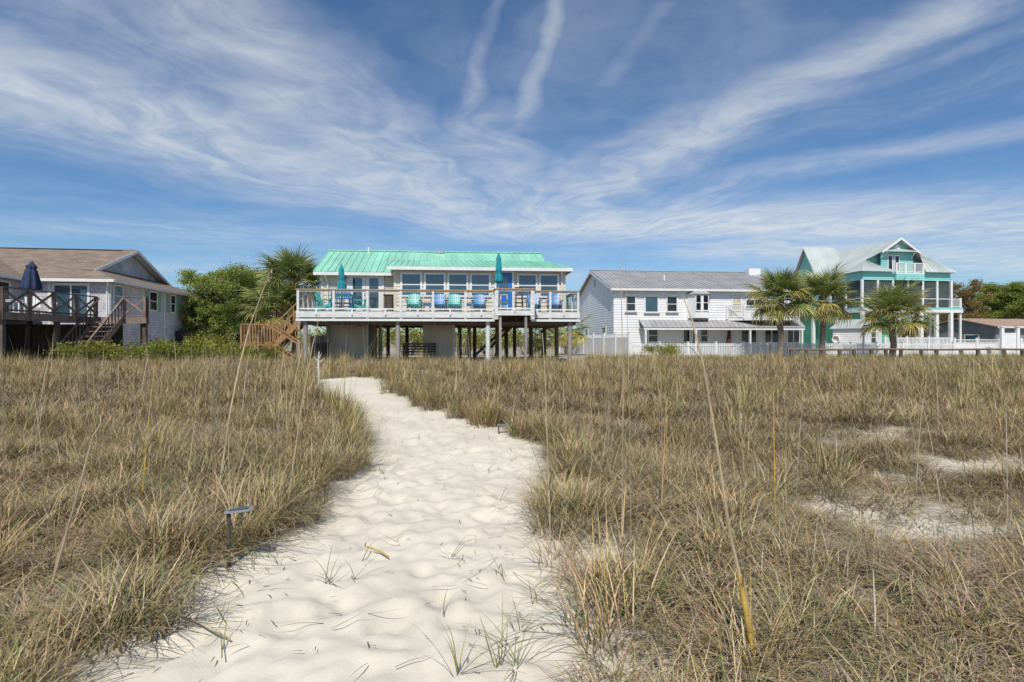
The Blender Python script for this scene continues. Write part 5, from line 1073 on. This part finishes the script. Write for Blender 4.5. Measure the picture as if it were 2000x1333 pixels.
# far wood closing the view behind the houses: one mass of foliage
blobs = []; r = random.Random(5)
for i in range(120): x = -80+i*1.65+r.uniform(-1,1); blobs.append(((x, 105+r.uniform(-3,3), 1.2+r.uniform(0,2.2)), r.uniform(1.3,2.2)))
vs, fs, cc = foliage(blobs, 10, 0.35, PINE+OAK, 99, 0.9)
o = bpy.data.objects.new('distant_wood', colour_mesh('distant_wood', vs, fs, cc, M['leaf'])); COL.objects.link(o); tag(o, 'far dark green belt of trees closing the view behind the houses', 'woodland', kind='stuff')

# ------------------------------------------------------------------ things in the dune grass
def stalk(label, Y, pts, r0, mat='reed', seedhead=False, name='sea_oats_stalk', sheath=False):
    """a tall dry stem: photo points from the top down, at one distance, carried on to the ground"""
    W = [Vector(((px-CX)*Y/FPX, Y, EYE+(CY-py)*Y/FPX)) for px, py in pts][::-1]
    zb = gz(W[0].x, Y)
    if W[0].z > zb+0.02: d = (W[0]-W[1]).normalized(); W = [W[0]+d*min(2.5,(W[0].z-zb+0.05)/max(0.2,-d.z))]+W
    W = [w+Vector((0, 0.05*i, 0)) for i, w in enumerate(W)]
    base = W[0].copy(); t = thing(name, label, 'plant', base); n = len(W)
    MB().tube([w-base for w in W],[r0*(1-0.75*i/(n-1)) for i in range(n)],6).build('stem', M[mat], t)
    if sheath: MB().tube([W[0]-base, W[0].lerp(W[1],0.5)-base, W[1]-base],[r0*1.3,r0*1.3,r0*1.1],8).build('yellow_sheath', M['reed_yellow'], t)
    k = min(2,n-1); rr = random.Random(int(Y*100)); vs, fs, cc = [], [], []
    for i in range(3): p = W[0].lerp(W[k],0.12+0.2*i)-base; blade(vs,fs,cc,rr,p,rr.uniform(0,6.28),rr.uniform(0.2,0.45),0.35,1.6,0.008,rr.choice(STRAW),6)
    o = bpy.data.objects.new('leaf_blades', colour_mesh('leaf_blades',vs,fs,cc,M['grass'])); COL.objects.link(o); o.parent = t
    if seedhead:
        m = MB()
        for i in range(9): p = W[-1].lerp(W[-2],0.06*i)-base; a = rr.uniform(0,6.28); m.beam(p,p+Vector((0.03*math.cos(a),0.03*math.sin(a),-0.03)),0.008,0.004)
        m.build('seed_head', M['reed'], t)
stalk('thick pale stalk with a bright yellow base standing in the right foreground', 2.72, [(1371,570),(1384,622),(1402,720),(1422,880),(1440,1050),(1452,1130)], 0.011, sheath=True)
stalk('tallest thin stalk right of the path, reaching far above the white roof', 3.6, [(1223,440),(1225,560),(1226,730),(1222,950),(1216,1140)], 0.006)
stalk('thin stalk close beside the tallest one right of the path', 3.9, [(1229,470),(1231,600),(1232,800)], 0.003)
stalk('pale leaning stalk in the left foreground with a broken bent tip', 3.4, [(137,822),(149,838),(146,860),(128,970),(100,1110),(80,1220)], 0.011)
stalk('upright yellow-based stalk in the middle of the left grass', 5.2, [(283,700),(280,790),(277,900)], 0.006, 'reed_yellow')
stalk('short dark-tipped stalk leaning beside the path lamp', 4.3, [(427,862),(434,910),(446,985)], 0.007)
stalk('long stalk leaning right across the pine and palms', 4.6, [(506,517),(490,570),(470,640),(455,720),(445,800)], 0.009, seedhead=True)
stalk('stalk curving up left of the driftwood with a yellow lower half', 5.0, [(612,600),(598,680),(582,790),(570,900)], 0.008)
stalk('thin grey stalk rising beside the right edge of the sand path', 4.4, [(1062,650),(1066,720),(1070,850),(1074,1000)], 0.007)
stalk('thin stalk left of the thick pale stalk in the right grass', 5.0, [(1298,690),(1298,800),(1296,960)], 0.007)
stalk('slender stalk just right of the thick pale stalk', 4.5, [(1453,710),(1458,850),(1463,1000)], 0.007)
stalk('yellow slender stalk standing in the middle of the right grass', 4.6, [(1527,750),(1523,860),(1519,970)], 0.007, 'reed_yellow')
stalk('dark slender stalk next to the yellow one in the right grass', 4.8, [(1549,770),(1546,870),(1541,960)], 0.005)
stalk('bleached stiff stalk at the bottom right of the grass', 2.75, [(1731,1130),(1722,1200),(1709,1310)], 0.006, 'drift')
stalk('dark arching stalk bowed to the left in front of the picket fence', 6.0, [(1328,667),(1343,671),(1361,682),(1384,716),(1400,770)], 0.006, 'wood_dark')
# many more tall thin stems, too many to count
vs, fs, cc = [], [], []; rr = random.Random(77)
def thin(x, y, L, lean, ang, w, col):
    blade(vs, fs, cc, rr, (x,y,gz(x,y)-0.02), ang, L, lean, rr.uniform(0.0,0.7), w, col, 7)
for i in range(560):
    if i < 270: y = rr.uniform(5,15); x = rr.uniform(-0.92,-0.20)*y
    elif i < 340: y = rr.uniform(9,20); x = rr.uniform(-0.38,-0.05)*y
    else: y = rr.uniform(4,20); x = rr.uniform(0.06,0.92)*y
    if dist_path(np.array([x]),np.array([y]))[0] < 0.15: continue
    L = rr.uniform(0.9,1.75) if x < 0 else rr.uniform(0.75,1.3)
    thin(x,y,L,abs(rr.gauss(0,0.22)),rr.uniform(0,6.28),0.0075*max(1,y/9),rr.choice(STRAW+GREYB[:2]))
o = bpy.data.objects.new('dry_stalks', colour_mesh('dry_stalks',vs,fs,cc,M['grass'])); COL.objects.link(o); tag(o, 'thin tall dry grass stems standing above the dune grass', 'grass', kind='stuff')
# litter and lone sprigs on the sand
vs, fs, cc = [], [], []
cnt = 0
while cnt < 620:
    y = rr.uniform(1.9,11); x = rr.uniform(-2.6,1.6); d = dist_path(np.array([x]),np.array([y]))[0]
    if d > -0.02 or (d < -0.45 and rr.random() < 0.62): continue
    cnt += 1; z = gz(x,y)+0.006
    if rr.random() < 0.72: blade(vs,fs,cc,rr,(x,y,z+0.004),rr.uniform(0,6.28),rr.uniform(0.02,0.09),1.52,0.1,rr.uniform(0.003,0.007),rr.choice([(0.06,0.045,0.03),(0.12,0.09,0.06),(0.3,0.22,0.12)]),2)
    else: blade(vs,fs,cc,rr,(x,y,z),rr.uniform(0,6.28),rr.uniform(0.12,0.38),rr.uniform(1.1,1.5),rr.uniform(-0.3,0.9),0.005,rr.choice(STRAW+GREEN),6)
for px, py in [(895,1320),(975,1300),(1010,1310),(985,1130),(900,1090),(640,1140),(690,1130),(545,1100),(1040,1180),(735,905),(745,925),(955,920),(1010,1240),(880,1085),(620,1010),(520,1090)]:
    x, y = ray_ground(px, py); big = 2.2 if py > 1290 else 1.0
    for k in range(int(4*big)): blade(vs,fs,cc,rr,(x+rr.gauss(0,.012),y+rr.gauss(0,.012),gz(x,y)-0.01),rr.uniform(0,6.28),rr.uniform(0.14,0.30)*(1.5 if big > 1 else 1),rr.uniform(0.15,1.0),rr.uniform(0.2,1.4),0.005,rr.choice(GREEN),7)
o = bpy.data.objects.new('sand_litter', colour_mesh('sand_litter',vs,fs,cc,M['grass'])); COL.objects.link(o); tag(o, 'scattered bits of dry stem and lone grass sprigs on the sand path', 'plant litter', kind='stuff')
def reed_piece(label, a, b, r0, mat):
    (x0,y0),(x1,y1) = ray_ground(*a), ray_ground(*b); z0, z1 = gz(x0,y0)+r0+0.012, gz(x1,y1)+r0+0.008; t = thing('reed_piece', label, 'twig', (x0,y0,z0))
    n = 6; P = [Vector(((x1-x0)*i/n,(y1-y0)*i/n,(z1-z0)*i/n+0.012*math.sin(3.14*i/n))) for i in range(n+1)]
    MB().tube(P,[r0,r0*1.05,r0,r0*0.95,r0,r0*1.05,r0*0.8],7).build('stem', M[mat], t); MB().tube([P[0],P[0]+Vector((-0.01,0.02,0.012)),P[0]+Vector((-0.004,0.045,0.02))],[r0*0.9,r0*0.6,r0*0.2],6).build('root_end', M['wood_dark'], t)
reed_piece('yellow piece of reed lying in the middle of the sand path', (714,1073),(760,1092),0.0065,'reed_yellow')
reed_piece('long grey-brown dead stem lying on the sand at the lower left', (345,1205),(450,1256),0.006,'reed')
def path_light(label, px, py, h, w):
    x, y = ray_ground(px, py); t = thing('solar_path_light', label, 'garden light', (x,y,gz(x,y)))
    MB().box(-0.011,0.011,-0.009,0.009,-0.12,h).build('stake', M['wood_dark'], t); MB().beam((-0.02,0,h),(w,0.02,h+0.015),0.075,0.014).build('head', M['metal'], t); MB().beam((0.0,0,h+0.0095),(w-0.02,0.02,h+0.0245),0.055,0.003).build('solar_panel', M['glass_dark'], t)
path_light('grey solar light on a dark stake at the left edge of the path', 447, 1107, 0.38, 0.15)
path_light('small grey solar light at the far right edge of the path', 974, 848, 0.14, 0.14)
x, y = ray_ground(622, 735); y = 16.0; x = (622-CX)*y/FPX; dw = thing('driftwood_stake', 'bleached white branch standing upright where the path bends', 'driftwood', (x,y,gz(x,y)))
MB().tube([(0,0,-0.15),(0.01,0,0.3),(-0.01,0.02,0.62),(0.02,0,0.92)],[0.035,0.03,0.026,0.012],8).build('stem', M['drift'], dw)
for z, dx, dz_ in ((0.62,0.17,0.13),(0.66,-0.12,0.10),(0.45,-0.10,0.05),(0.72,0.08,0.16)): MB().tube([(0,0.01,z),(dx*0.5,0.02,z+dz_*0.35),(dx,0.03,z+dz_)],[0.016,0.011,0.005],6).build('twig', M['drift'], dw)
